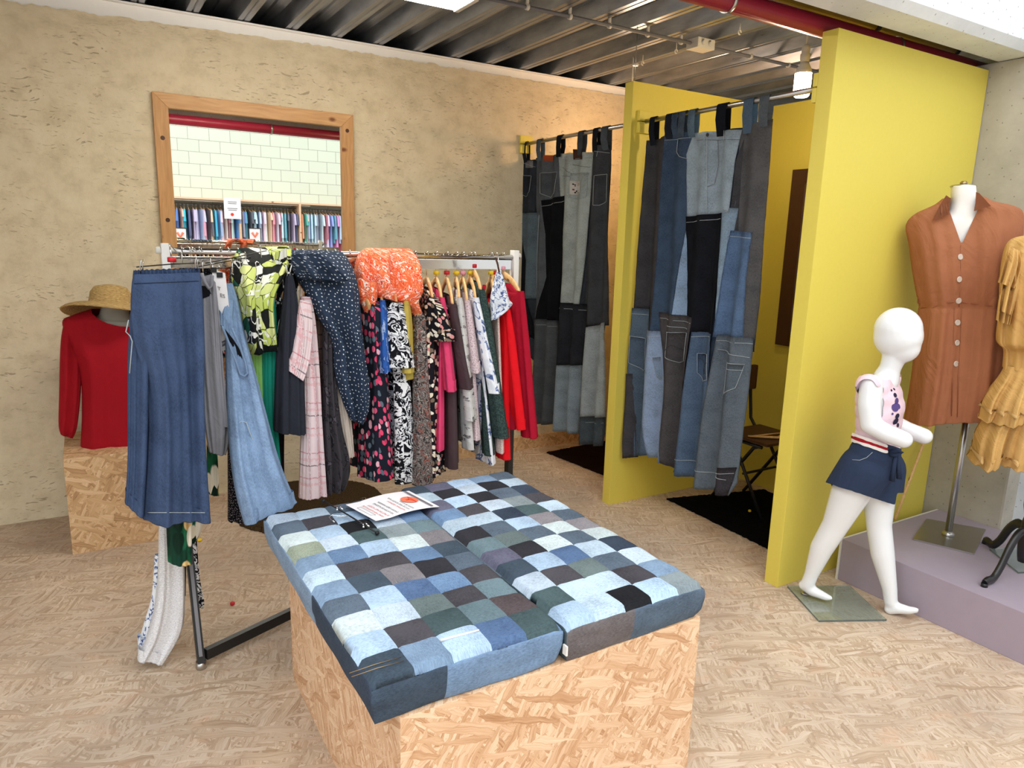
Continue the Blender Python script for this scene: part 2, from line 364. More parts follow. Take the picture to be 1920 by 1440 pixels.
def straw():
    t = NT('straw_weave', .85, 0, .2); v = t.uv(); n = t.noise(t.uv((1, 5, 1)), 60, 2); t.col(t.ramp(n, [(.3, '8E6C3A'), (.7, 'D2B47C')])); t.bump(n, .5, .004)
straw()
def pile(name, a, b):
    t = NT(name, 1, 0, .05); n = t.noise(t.uv(), 160, 3, .8); t.col(t.ramp(n, [(.35, a), (.7, b)])); t.bump(n, 1, .02)
pile('black_pile', '08080A', '1B1B1E'); pile('brown_pile', '3A2C1E', '7A6448'); pile('dark_brown_pile', '160D0A', '3A2620')
denim_attr()
# garment cloths
denim('blue_denim', '24406A'); denim('light_denim', '6589B4'); denim('dark_denim', '26334A')
for a in (('crimson_cloth', 'A8142E'), ('red_cloth', 'DE1420'), ('deep_red_cloth', 'A01522'), ('beige_cloth', 'CDBFB4'), ('plum_cloth', '4A3A3E'), ('magenta_cloth', 'DB4470'),
          ('teal_cloth', '1E8C78'), ('green_cloth', '8CC067'), ('black_cloth', '1E1F26'), ('charcoal_cloth', '2B2D37'), ('grey_cloth', '8B8B93'), ('rust_cloth', 'A1684A'), ('ochre_cloth', 'CBA264'),
          ('navy_cloth', '2C3850'), ('lace_cloth', 'D6AF74'), ('rose_cloth', 'E6CBD6'), ('waist_white', 'EDEAE8'), ('waist_red', 'A31C2A'), ('dark_lining', '15161C'), ('mustard_cloth', 'B9A34E'), ('white_cloth', 'E8E6E4')): cloth(*a)
dots('navy_dotted_cloth', '2B384C', 'DDE2E8', 52, .11, .6); dots('black_spark_cloth', '15151B', 'A39AA8', 120, .18, 1); dots('pink_speckle_cloth', 'D9C4C8', 'A88E98', 110, .22, 1); dots('beige_spot_cloth', 'D8C3BC', 'B58F90', 120, .2, 1)
cells('petal_cloth', '1B1F2B', ['E8496F', '1B1F2B', 'F4B8C6', '5E6D7A', 'E35C80', 'C93C62', '1B1F2B'], 52, .38, (1, .62, 1))
cells('cream_flower_cloth', '15141A', ['E6D8C0', 'C9A79A', '15141A', 'F0E8DA', '7C6A58', 'D98E8E'], 42, .38, (1, 1, 1), .03)
contour('swirl_cloth', [(0, '14141A'), (.34, 'EDEDEF'), (.62, '1C1C22'), (.74, 'D8D8DC'), (.9, '2A2A30')], 16, 5, .08)
contour('paisley_cloth', [(0, '3A3433'), (.25, '847C78'), (.5, '4A3D3A'), (.68, 'A4584A'), (.76, '6B6663'), (.92, 'B9B0A8')], 26, 4, .05)
contour('blue_tie_cloth', [(0, '2E5CAA'), (.5, '5580C8'), (.8, '9FB4DC'), (.9, '27478C')], 30, 2, .04, (1, .4, 1))
contour('tiedye_cloth', [(0, 'CFCDCB'), (.35, 'B2AFAE'), (.6, '8B8887'), (.7, '5F5C5D'), (.78, 'C8C6C4')], 15, 2, .04, (1, 2.4, 1))
contour('blue_flower_cloth', [(0, 'E8ECF4'), (.42, 'F2F4F8'), (.62, '8C9BC0'), (.74, '4D5F92'), (.84, 'D5DCEA')], 9, 4.5, .05)
contour('blue_print_cloth', [(0, 'E9EDF3'), (.45, 'DDE4EF'), (.6, '5D6F9E'), (.75, '39497E'), (.85, 'C9D2E4')], 22, 5, .05)
contour('orange_print_cloth', [(0, 'EE6A3E'), (.36, 'F8E4D8'), (.58, 'E5482F'), (.82, 'F29A6E')], 34, 4, .03)
contour('knit_cloth', [(0, '2A3A38'), (.5, '3D504D'), (.8, '22302F')], 90, 3, .01)
contour('leopard_cloth', [(0, '3F3B40'), (.45, '262329'), (.62, '565158'), (.8, '302D33')], 30, 2.6, .02, (1, .7, 1))
contour('white_flower_cloth', [(0, '15151B'), (.7, '15151B'), (.82, 'E8E8EA'), (.95, '15151B')], 12, 4, .05)
cells('lotus_cloth', '123A2C', ['F3ECD8', '1B5A40', 'F6F1E2', '0E2C22', 'E8C78A', '1B5A40'], 15, .40, (1.3, .6, 1), .05, .7, '1F6848')
def lime():
    t = NT('lime_print_cloth', .75, 0, .2); v = t.warp(t.uv(), 9, .045); o = t.vor(v, 22, dim='2D'); q = t.n('SeparateColor'); t.l(o.outputs['Color'], q.inputs[0])
    c = t.ramp(q.outputs[0], [(0, 'C6D278'), (.22, '15181A'), (.36, 'F0F0E6'), (.5, 'BCCB66'), (.68, '1F5A48'), (.8, 'D6DE94'), (.92, '101214')], True)
    e = t.vor(v, 22, 'DISTANCE_TO_EDGE', '2D'); c = t.mix(t.bw(e.outputs['Distance'], .02, .05), lin('101214'), c)
    n = t.math('FRACT', t.math('MULTIPLY', t.noise(v, 18, 2, .5, .5), 5)); msk = t.math('MULTIPLY', t.bw(n, .72, .78), t.math('GREATER_THAN', q.outputs[1], .55)); c = t.mix(msk, c, lin('EFEFE8'))
    t.col(c); wrinkle(t)
lime()
plaid('pink_plaid_cloth', 'E2CDD0', [(0, 14, .1, .05, 'C0606E', .6), (0, 14, .2, .03, '403A44', .7), (0, 7, .5, .10, 'D79AA2', .6), (1, 10, .1, .05, 'C0606E', .6), (1, 5, .3, .025, '403A44', .7), (1, 10, .4, .12, 'DDA6AC', .55)])
plaid('brown_check_cloth', '6B564E', [(0, 22, .1, .12, '2A2226', .8), (1, 18, .1, .12, '2A2226', .8), (0, 11, .5, .05, 'B65A38', .8)])
def knit():
    t = NT('white_knit_cloth', .95, 0, .1); n = t.noise(t.uv((1, 2, 1)), 130, 2, .7); t.col(t.ramp(n, [(.3, 'C4C4CA'), (.65, 'EDEDEF')])); t.bump(n, .7, .006)
knit()


from mathutils.bvhtree import BVHTree
def hit(o, x, y, off=.002):
    me = o.data; t = BVHTree.FromPolygons([v.co for v in me.vertices], [p.vertices for p in me.polygons]); d = ray(x, y).normalized()
    loc, nor, i, ds = t.ray_cast(O0, d)
    if loc is None: return None
    if nor.dot(d) > 0: nor = -nor
    return loc+nor*off, nor
# ------------------------------------------------------------------ the room
def grid_plane(name, u0, u1, v0, v1, nu, nv, fn, mat):
    bm = newbm(); uv = bm.loops.layers.uv.verify()
    V = [[bm.verts.new(fn(u0+(u1-u0)*i/nu, v0+(v1-v0)*j/nv)) for i in range(nu+1)] for j in range(nv+1)]
    for j in range(nv):
        for i in range(nu):
            f = bm.faces.new((V[j][i], V[j][i+1], V[j+1][i+1], V[j+1][i]))
            for l, (a, b) in zip(f.loops, ((i, j), (i+1, j), (i+1, j+1), (i, j+1))): l[uv].uv = (u0+(u1-u0)*a/nu, v0+(v1-v0)*b/nv)
    return obj(name, bm, mat)
WY = 4.52
struct(box('floor', (-3.6, -6.1, -.12), (8, 5.4, 0), 'osb_floor'), 'strand board floor with fine greyish tan flakes')
from mathutils import noise as mn
def wallf(x, z):
    rag = 2.715-.03*max(0, min(1, (1.2-x)/1.2))+.012*mn.noise((x*9, 1, 0))+.010*mn.noise((x*30, 3, 0)); z2 = z if z < 2.6 else 2.6+(z-2.6)/(2.8-2.6)*(rag-2.6)
    return (x, WY+.004*mn.noise((x*2.2, z*2.2, 5)), z2)
struct(grid_plane('wall_back', -3.6, 4.6, 0, 2.8, 400, 60, wallf, 'clay_plaster'), 'rough tan clay plaster wall flecked with straw')
box_w = box('wall_rear', (-3.6, WY+.015, 0), (8, WY+.2, 2.772), 'white_stone'); struct(box_w, 'solid core behind the clay plaster')
struct(box('wall_outer', (-3.6, 5.25, 0), (8, 5.4, 3.2), 'concrete'), 'unseen wall added behind the roof deck to block light')  # unseen wall, added to stop sky light leaking through the deck voids
struct(box('wall_left', (-3.75, 1.9, 0), (-3.6, 5.4, 3.2), 'clay_plaster'), 'clay plaster side wall'); struct(box('wall_far', (8, 1.6, 0), (8.15, 5.4, 3.2), 'concrete'), 'unseen end wall added past the fitting rooms to block light')  # the end wall is unseen, added to close a light leak under the deck
bm = newbm(); add_box(bm, (-3.6, WY+.008, 2.66), (4.6, WY+.013, 2.766)); add_box(bm, (-3.6, WY-.012, 2.762), (4.6, WY+.013, 2.772)); struct(obj('trim_1', bm, 'white_metal', recalc=True), 'white metal edge strip along the top of the clay wall')
for i in range(14):
    o = None
# trapezoid steel roof deck
bm = newbm(); uv = bm.loops.layers.uv.verify(); P = .2653; prof = []
for k in range(-14, 29):
    x = .622+k*P; prof += [(x-.032, 2.776), (x-.006, 2.776), (x, 2.783), (x+.006, 2.776), (x+.032, 2.776), (x+.062, 2.848), (x+.13, 2.852), (x+.1375, 2.842), (x+.145, 2.852), (x+P-.062, 2.848)]
ys = [1.99+.33*i for i in range(11)]
V = [[bm.verts.new((x, y, z)) for x, z in prof] for y in ys]
for j in range(len(ys)-1):
    for i in range(len(prof)-1):
        f = bm.faces.new((V[j][i], V[j+1][i], V[j+1][i+1], V[j][i+1]))
        for l in f.loops: l[uv].uv = (l.vert.co.x, l.vert.co.y)
struct(obj('ceiling', bm, 'galvanised_deck'), 'ribbed galvanised steel roof deck')
struct(box('ceiling_slab', (-3.75, 1.99, 2.87), (8.15, 5.4, 3.2), 'concrete'), 'concrete slab over the steel deck')
# concrete beam and pillar on the hall side
bm = newbm(); uv = bm.loops.layers.uv.verify()
sec = [(1.98, 2.53), (1.825, 2.53), (1.795, 2.565), (1.795, 4.4), (1.98, 4.4)]
a = [bm.verts.new((-3.7, y, z)) for y, z in sec]; b = [bm.verts.new((8, y, z)) for y, z in sec]
for i in range(5):
    f = bm.faces.new((a[i], a[(i+1) % 5], b[(i+1) % 5], b[i]))
bm.faces.new(a); bm.faces.new(list(reversed(b))); boxuv(bm)
struct(obj('trim_2', bm, 'pale_concrete', recalc=True), 'long concrete beam carrying the upper floor')
struct(box('wall_pier', (3.944, 1.62, 0), (4.5, 2.088, 2.528), 'concrete', bev=.012), 'rough grey concrete pillar at the end of the yellow partition')
struct(box('wall_right', (4.06, -2.3, 0), (4.3, 1.62, 4.4), 'pale_concrete'), 'pale concrete wall behind the mannequins')
struct(box('wall_front', (-3.6, -6.2, 0), (8, -6.05, 4.6), 'white_block_wall'), 'white painted block wall reflected in the mirror')
# yellow fitting room partitions
PG = 'yellow fitting room partitions'
def part(lab, x0, x1, y0, y1, h):
    o = box('partition_panel', (x0, y0, 0), (x1, y1, h), 'yellow_paint', bev=.003); tag(o, lab, 'partition'); return o
part('tall yellow partition between the two denim curtains', 2.70, 3.86, 3.245, 3.315, 2.487)
part('tall yellow partition nearest the mannequins, in front of both fitting rooms', 2.742, 3.94, 2.012, 2.088, 2.495)
part('yellow panel closing the back of the fitting rooms, with the dark framed mirror on it', 3.86, 3.94, 2.088, 4.515, 2.487)
struct(box('baseboard_back', (1.9, WY-.025, 0), (3.86, WY-.004, .105), 'osb_plinth_box'), 'strand board baseboard under the far fitting room wall')
# lilac display plinth
pl = box('display_plinth', (3.09, -1.4, 0), (3.944, 1.93, .212), 'lilac_paint', bev=.003); tag(pl, 'long low lilac painted plinth under the dressed mannequins', 'plinth')
wp = box('plinth_edge_strip', (3.085, 1.93, 0), (3.944, 1.94, .212), 'white_plastic', pl)
# strand board boxes
tag(box('strand_board_box', (-.157, 3.93, 0), (.30, 4.46, .498), 'osb_plinth_box', bev=.002), 'small strand board box under the red long sleeved top, against the clay wall', 'box')
tag(box('strand_board_bench', (.545, 1.353, 0), (1.502, 2.40, .514), 'osb_box', bev=.002), 'large strand board bench base under the denim patchwork cushions', 'bench')
# overhead pipes and conduit
pp = tube('red_pipe', [(-3.5, 2.12, 2.527), (4.3, 2.12, 2.527)], .042, 'red_pipe_paint', n=24); tag(pp, 'thick dark red pipe running below the roof deck to the near partition', 'pipe')
for x in (.3, 1.55, 2.2, 3.3): tube('pipe_clamp', [(x, 2.12, 2.527), (x+.015, 2.12, 2.527)], .046, 'steel', pp, 24)
yp = tube('yellow_pipe', [(-3.5, 2.185, 2.622), (3.93, 2.185, 2.622)], .027, 'yellow_pipe_paint', n=16); tag(yp, 'thin dull yellow pipe beside the concrete beam', 'pipe')
for x in (3.22, 3.90): tube('rubber_sleeve', [(x, 2.185, 2.622), (x+.03, 2.185, 2.622)], .0305, 'black_rubber', yp, 16)
bm = newbm(); add_box(bm, (-3.5, 2.02, 2.62), (5, 2.03, 2.72)); add_box(bm, (-3.5, 2.1, 2.715), (5, 2.24, 2.725)); add_box(bm, (-3.5, 2.165, 2.665), (5, 2.173, 2.716))
struct(obj('trim_3', bm, 'dark_steel', recalc=True), 'grey steel edge beam above the red pipe')
cd = tube('cable_conduit', [(1.66, 3.262, 2.742), (3.10, 3.24, 2.742)], .0095, 'grey_plastic', n=10); tag(cd, 'grey cable conduit clipped under the deck left of the junction box', 'conduit')
for x in (2.0, 2.26, 2.52, 2.79, 3.04):
    bm = newbm(); add_tube(bm, [(x-.008, 3.255, 2.742), (x+.008, 3.255, 2.742)], .015, 10); add_box(bm, (x-.006, 3.249, 2.75), (x+.006, 3.261, 2.785)); obj('conduit_clip', bm, 'white_plastic', cd)
jb = box('junction_box', (3.11, 3.19, 2.715), (3.245, 3.285, 2.770), 'white_plastic', bev=.006); tag(jb, 'white plastic junction box in the middle of the conduit under the deck', 'junction box')
for q in ((3.15, 3.188), (3.205, 3.188)): tube('cable_gland', [(q[0], q[1]-.012, 2.742), (q[0], q[1]+.006, 2.742)], .014, 'white_plastic', jb, 10)
cd2 = tube('cable_conduit', [(3.25, 3.24, 2.742), (3.9, 3.235, 2.742), (4.8, 3.23, 2.742)], .0095, 'grey_plastic', n=10); tag(cd2, 'grey cable conduit running from the junction box towards the hanging bulb', 'conduit')
for x in (3.6, 3.95): tube('conduit_clip', [(x-.008, 3.237, 2.742), (x+.008, 3.237, 2.742)], .015, 'white_plastic', cd2, 10)
for (px_, py_, lab) in ((1205, 118, 'above the middle partition'), (1268, 96, 'left of the junction box'), (1387, 60, 'right of the junction box')):
    q = onZ(px_, py_, 2.752); x, y = q.x, q.y; c = empty('ceiling_clip', (x, y, 2.776), 'small empty cable clip under the deck, '+lab, 'clip')
    tube('clip_ring', [(x+.011*math.cos(a/10*5.2), y, 2.750+.011*math.sin(a/10*5.2)) for a in range(11)], .0035, 'white_plastic', c, 6); tube('clip_stem', [(x, y, 2.80), (x, y, 2.76)], .003, 'white_plastic', c, 6)
hk = empty('partition_hanger', (2.745, 3.28, 2.487), 'thin wire rising from the top of the middle partition to the deck', 'hanger wire')
tube('wire', [(2.735, 3.28, 2.487), (2.735, 3.28, 2.78)], .002, 'steel', hk, 6); lathe('anchor', [(.016, 0), (.02, .006), (.012, .014)], (2.735, 3.28, 2.575), 'white_plastic', hk, 12)
# fluorescent fitting
fl = empty('fluorescent_light', (1.0, 3.18, 2.77), 'lit white fluorescent ceiling light above the clothes rail', 'light')
box('light_tray', (.40, 3.05, 2.705), (1.63, 3.28, 2.735), 'white_metal', fl, .004)
bm = newbm(); add_box(bm, (.44, 3.07, 2.655), (1.60, 3.26, 2.705), .012); obj('diffuser', bm, 'tube_light', fl, recalc=True); box('end_cap', (1.60, 3.06, 2.652), (1.625, 3.27, 2.706), 'white_plastic', fl, .004); box('end_cap', (.415, 3.06, 2.652), (.44, 3.27, 2.706), 'white_plastic', fl, .004)
tube('hanger_rod', [(.7, 3.165, 2.735), (.7, 3.165, 2.776)], .006, 'steel', fl, 6); tube('hanger_rod', [(1.4, 3.165, 2.735), (1.4, 3.165, 2.776)], .006, 'steel', fl, 6)
# bulbs
def bulb(x, y, z, lab):
    b = empty('pendant_bulb', (x, y, 2.776), lab, 'lamp')
    tube('cord', [(x, y, 2.86), (x, y, z+.16)], .005, 'white_plastic', b, 8)
    lathe('lamp_holder', [(.008, .165), (.018, .16), (.021, .14), (.019, .125), (.024, .12), (.024, .10), (.020, .08)][::-1], (x, y, z), 'white_plastic', b)
    lathe('bulb_neck', [(.041, .028), (.038, .045), (.026, .068), (.020, .082)], (x, y, z), 'white_plastic', b)
    lathe('bulb_globe', [(.030, -.085), (.037, -.078), (.041, -.06), (.041, .028)], (x, y, z), 'bulb_light', b)
bulb(3.22, 2.54, 2.445, 'lit bulb hanging over the near fitting room')
p = onY(1181, 228, 3.9); bulb(p.x, 3.9, p.z, 'lit bulb over the far fitting room, mostly behind the middle partition')
lamp('POINT', 'far_bulb_glow', (p.x+.1, 3.9, p.z-.12), 9, (1, .58, .32), .04)
lamp('POINT', 'near_bulb_glow', (3.22, 2.54, 2.31), 6, (1, .78, .5), .04)

# ------------------------------------------------------------------ wall mirror with the pine frame
mi = empty('wall_mirror', (.95, WY-.01, 1.6), 'large wall mirror in a knotty pine frame on the clay wall', 'mirror')
x0, x1, z1, z0, fw = .393, 1.513, 2.338, .62, .077
def mitre(nm, q, mat):
    bm = newbm(); a = [bm.verts.new((x, WY-.032, z)) for x, z in q]; b = [bm.verts.new((x, WY-.002, z)) for x, z in q]
    bm.faces.new(a); bm.faces.new(list(reversed(b)))
    for i in range(4): bm.faces.new((a[i], b[i], b[(i+1) % 4], a[(i+1) % 4]))
    bmesh.ops.recalc_face_normals(bm, faces=bm.faces); boxuv(bm); bmesh.ops.bevel(bm, geom=list(bm.edges), offset=.002, segments=1, affect='EDGES'); return obj(nm, bm, mat, mi)
mitre('frame_board', [(x0, z1), (x1, z1), (x1-fw, z1-fw), (x0+fw, z1-fw)], 'pine_wood'); mitre('frame_board', [(x0, z0), (x0, z1), (x0+fw, z1-fw), (x0+fw, z0+fw)], 'pine_wood_upright')
mitre('frame_board', [(x1, z1), (x1, z0), (x1-fw, z0+fw), (x1-fw, z1-fw)], 'pine_wood_upright'); mitre('frame_board', [(x1, z0), (x0, z0), (x0+fw, z0+fw), (x1-fw, z0+fw)], 'pine_wood')
box('mirror_pane', (x0+fw-.01, WY-.014, z0+fw-.01), (x1-fw+.01, WY-.005, z1-fw+.01), 'mirror_glass', mi)
for q in ((.432, 2.10), (.430, 1.66), (1.474, 2.24)):
    lathe('wood_knot', [(.013, 0), (.011, .002)], (q[0], WY-.031, q[1]), 'brown_wood', mi, 12, (0, -1, 0))
# dark mirror on the yellow back panel
dm = empty('booth_mirror', (3.85, 2.75, 1.5), 'tall dark wood framed mirror on the yellow back panel', 'mirror')
for (a, b, c, d) in ((2.93, 3.03, .985, 2.08), (2.35, 2.45, .985, 2.08), (2.45, 2.93, 2.0, 2.08), (2.45, 2.93, .985, 1.06)): box('frame_board', (3.832, a, c), (3.858, b, d), 'brown_wood', dm, .003)
box('mirror_pane', (3.846, 2.44, 1.05), (3.856, 2.94, 2.01), 'mirror_glass', dm)
# ------------------------------------------------------------------ rugs
def fringe_rug(name, pts, mat, h, label, n=40):
    bm = newbm(); uv = bm.loops.layers.uv.verify(); rnd = random.Random(3); P = []
    for i in range(len(pts)):
        a, b = Vector(pts[i]), Vector(pts[(i+1) % len(pts)]); k = max(2, int((b-a).length/.012))
        for j in range(k): q = a.lerp(b, j/k); P.append((q.x+rnd.uniform(-.006, .006), q.y+rnd.uniform(-.006, .006)))
    c = sum((Vector(p) for p in P), Vector((0, 0)))/len(P)
    prev = None
    for s_, z in ((1, .002), (.995, h*.7), (.98, h), (.6, h*1.05), (.25, h)):
        r = [bm.verts.new((c.x+(x-c.x)*s_, c.y+(y-c.y)*s_, z+(rnd.uniform(-.002, .002) if s_ < 1 else 0))) for x, y in P]
        if prev:
            for i in range(len(r)): bm.faces.new((prev[i], prev[(i+1) % len(r)], r[(i+1) % len(r)], r[i]))
        prev = r
    bm.faces.new(prev)
    for f in bm.faces:
        for l in f.loops: l[uv].uv = (l.vert.co.x, l.vert.co.y)
    return tag(obj(name, bm, mat), label, 'rug')
q = [onZ(1250, 937), onZ(1436, 1030)]; a = Vector(q[0][:2]); b = Vector((q[1].x, 2.1)); 
fringe_rug('floor_rug', [(a.x, a.y), (b.x, b.y), (3.78, 2.10), (3.8, 2.98)], 'black_pile', .014, 'black fluffy rug on the floor of the near fitting room')
q = [onZ(1025, 850), onZ(1130, 890), onZ(1095, 833)]
fringe_rug('floor_rug', [(q[0].x, q[0].y), (q[1].x+.03, 3.34), (3.75, 3.34), (3.75, q[2].y)], 'dark_brown_pile', .014, 'dark shaggy rug on the floor of the far fitting room')
fringe_rug('floor_rug', [(1.06+.44*math.cos(i/48*2*PI), 4.05+.42*math.sin(i/48*2*PI)) for i in range(48)], 'brown_pile', .03, 'round shaggy brown rug on the floor under the clothes rack')
# small litter
for (x, y, m_, r, lab) in ((375, 1013, 'ring_yellow', .011, 'small yellow size ring lying on the floor near the rack foot'), (436, 1132, 'ring_red', .010, 'small red size ring lying on the floor left of the bench'), (1405, 963, 'ring_yellow', .009, 'small yellow ring lying on the black rug')):
    p = onZ(x, y, .006 if m_ != 'x' else 0); z = .016 if x == 1405 else .0
    tag(lathe('size_ring', [(r*.6, 0), (r, .003), (r, .011), (r*.6, .014)], (p.x, p.y, z+.001), m_, None, 14), lab, 'ring')
# ------------------------------------------------------------------ denim patchwork cushions
PAL = {'N': '2B3B50', 's': '4C5F74', 'S': '36485A', 'b': '4A74A2', 'B': '32598A', 'l': '8FB0D2', 'L': 'A4B9D0', 'w': 'B7C8CE', 'W': '9FBAD2', 'g': '7A8A92', 'G': '5E6F72', 'd': '45434B', 'D': '2C2C34', 'k': '1C1D22', 'p': '5C5C78', 't': '56707C', 'T': '3E555A', 'a': '7C7880', 'o': '93A08C', 'u': '4F4448', 'm': '6688AC'}
LEFT = ['Ssswwobmwbsw'][:0] or ['LdswowmWbsWLS', 0]
LC = [list('LswombWbmwlS')[::-1], list('dllbdSlldLl')[::-1] , list('slkTlduaBGTl')[::-1], list('sblGgbDbdtB')[::-1], list('LbmtaSsdtuT')[::-1]]
LC[0] = list('Ssgoo')[:0] or ['S', 'l', 'w', 's', 'm', 'W', 'm', 'o', 'w', 's', 'L']
LC[1] = ['m', 'd', 'L', 'l', 'S', 'd', 'b', 'L', 'l', 'd', 'W']
LC[2] = ['l', 'T', 'G', 'B', 'a', 'd', 'l', 'T', 'k', 'l', 's']
LC[3] = ['B', 't', 'd', 'b', 'D', 'b', 'w', 'g', 'L', 'b', 's']
LC[4] = ['T', 'u', 't', 'd', 's', 'S', 'a', 't', 'b', 'b', 'L']
RC = [['l', 'T', 'L', 'S', 'p', 't', 'D', 'W', 'b', 'p', 'W', 'S'], ['W', 'W', 'd', 'l', 'D', 'G', 's', 'W', 'd', 'l', 'D', 'p'], ['k', 'W', 'G', 'B', 'w', 's', 'l', 'N', 'L', 'D', 'L', 'l'],
      ['l', 'd', 's', 'W', 's', 'w', 'a', 'T', 'g', 's', 'D', 'm'], ['g', 'm', 'L', 'N', 'w', 'a', 's', 'W', 'd', 'N', 'W', 's']]
def cushion(x0, x1, y0, y1, z0, z1, cols, front, left, right, label, seed):
    bm = newbm(); uv = bm.loops.layers.uv.verify(); cl = bm.loops.layers.float_color.new('col'); rnd = random.Random(seed)
    nx, ny, nz = 50, 110, 12; nc = len(cols); nr = len(cols[0])
    def P(i, j, k):
        u, v, t = i/nx, j/ny, k/nz; x = x0+(x1-x0)*u; y = y0+(y1-y0)*v; z = z0+(z1-z0)*t; cxm, cym = (x0+x1)/2, (y0+y1)/2
        # soft edges: round the box, puff the middle
        r = .022; dx = min(x-x0, x1-x); dy = min(y-y0, y1-y); dz = z1-z
        e = 0
        if dz < r:
            for d_, ax in ((dx, 0), (dy, 1)):
                if d_ < r: e += (1-(1-((r-d_)/r)**2*.999)**.5)
            z -= e*r*.75*(1-dz/r)
        sag = .006*math.sin(u*PI)*math.sin(v*PI) if t == 1 else 0
        low = 1-t
        inx = .010*math.sin(low*PI)*.6; sx = (1 if x > cxm else -1)*(abs(u-.5)*2)**6; sy = (1 if y > cym else -1)*(abs(v-.5)*2)**10
        p = Vector((x, y, z)); n1 = mn.noise(p*9+Vector((seed, 0, 0))); n2 = mn.noise(p*26); n3 = mn.noise(Vector((x*6, y*6, z*30+seed)))
        wr = .004*n1+.0016*n2
        p.x += sx*(-.012*low*low+inx+.008*n3*low+.004*n1); p.y += sy*(-.012*low*low+inx+.008*n3*low+.004*n1); p.z += sag+(wr if t == 1 else .006*n1*(t > .05))
        if t == 1:
            fu = (u*nc) % 1; fv = (v*nr) % 1; du = min(fu, 1-fu)*(x1-x0)/nc; dv = min(fv, 1-fv)*(y1-y0)/nr
            p.z -= .0035*math.exp(-(du/.006)**2)+.003*math.exp(-(dv/.006)**2); p.x += .006*mn.noise(Vector((x*5, y*5, seed))); p.y += .007*mn.noise(Vector((x*5, y*5, seed+9)))
        if k == 0: p.z = z0+.002
        return p
    cache = {}
    def vt(i, j, k):
        if (i, j, k) not in cache: cache[(i, j, k)] = bm.verts.new(P(i, j, k))
        return cache[(i, j, k)]
    shade = {}
    def face(q, uvs, c):
        f = bm.faces.new([vt(*a) for a in q]); f.smooth = True
        for l, w_ in zip(f.loops, uvs): l[uv].uv = w_; l[cl] = c
    LX, LY, LZ = x1-x0, y1-y0, z1-z0
    for i in range(nx):
        for j in range(ny):
            ci = min(nc-1, int((i+.5)/nx*nc)); rj = min(nr-1, int((j+.5)/ny*nr)); c = lin(PAL[cols[ci][rj]]); k = shade.setdefault((ci, rj), (rnd.uniform(.88, 1.12), rnd.uniform(0, 50), rnd.random() < .35))
            o = k[1]; c = tuple(a*k[0] for a in c[:3])+(1,); 
            U = lambda a, b: ((a/nx*LX+o, b/ny*LY+o) if k[2] else (b/ny*LY+o, a/nx*LX+o))
            face([(i, j, nz), (i+1, j, nz), (i+1, j+1, nz), (i, j+1, nz)], [U(i, j), U(i+1, j), U(i+1, j+1), U(i, j+1)], c)
    for k in range(nz):
        for i in range(nx):
            for j, fl, sp in ((0, 0, front), (ny, 1, front)):
                t = (i+.5)/nx; c = next(cc for lim, cc in sp if t < lim); c = lin(PAL[c]) if len(c) == 1 else lin(c)
                q = [(i, j, k), (i+1, j, k), (i+1, j, k+1), (i, j, k+1)]; u_ = [(b[2]/nz*LZ, b[0]/nx*LX) for b in q]
                if fl: q.reverse(); u_.reverse()
                face(q, u_, c)
        for j in range(ny):
            for i, fl, sp in ((0, 1, left), (nx, 0, right)):
                t = (j+.5)/ny; c = next(cc for lim, cc in sp if t < lim); c = lin(PAL[c]) if len(c) == 1 else lin(c)
                q = [(i, j, k), (i, j+1, k), (i, j+1, k+1), (i, j, k+1)]; u_ = [(b[2]/nz*LZ, b[1]/ny*LY) for b in q]
                if fl: q.reverse(); u_.reverse()
                face(q, u_, c)
    for f in [[vt(0, 0, 0)]+[]]: pass
    o = obj('seat_cushion', bm, 'denim_patchwork'); return tag(o, label, 'cushion', None)
cl_ = cushion(.478, .99, 1.352, 2.44, .5145, .634, LC, [(.36, '36495F'), (1.1, '5B83B0')], [(.44, '33445A'), (1.1, '6F8FB2')], [(1.1, '4E74A0')], 'left denim patchwork cushion on the strand board bench, with the sign on it', 3)
cr_ = cushion(1.004, 1.497, 1.345, 2.49, .5145, .632, RC, [(.46, '6B6468'), (1.1, '4A6078')], [(.3, '3E535C'), (1.1, '5B6F7E')], [(1.1, '50708F')], 'right denim patchwork cushion on the bench, nearest the fitting rooms', 8)
def stitch(name, pts, r, mat, parent): return tube(name, pts, r, mat, parent, 5)
zt = .637
for a, b in (((655, 1262), (752, 1232)), ((659, 1269), (757, 1239))):
    p, q = onZ(*a, zt-.002), onZ(*b, zt+.001); stitch('seam_stitching', [p, p.lerp(q, .5)+Vector((0, 0, .002)), q], .0009, 'brass', cl_)
p, q = onZ(826, 1201, zt), onZ(898, 1182, zt); tube('zip', [p, q], .0035, 'white_cloth', cl_, 6)
box('care_tag', (.997, 1.335, .545), (1.002, 1.352, .572), 'white_label', cr_)
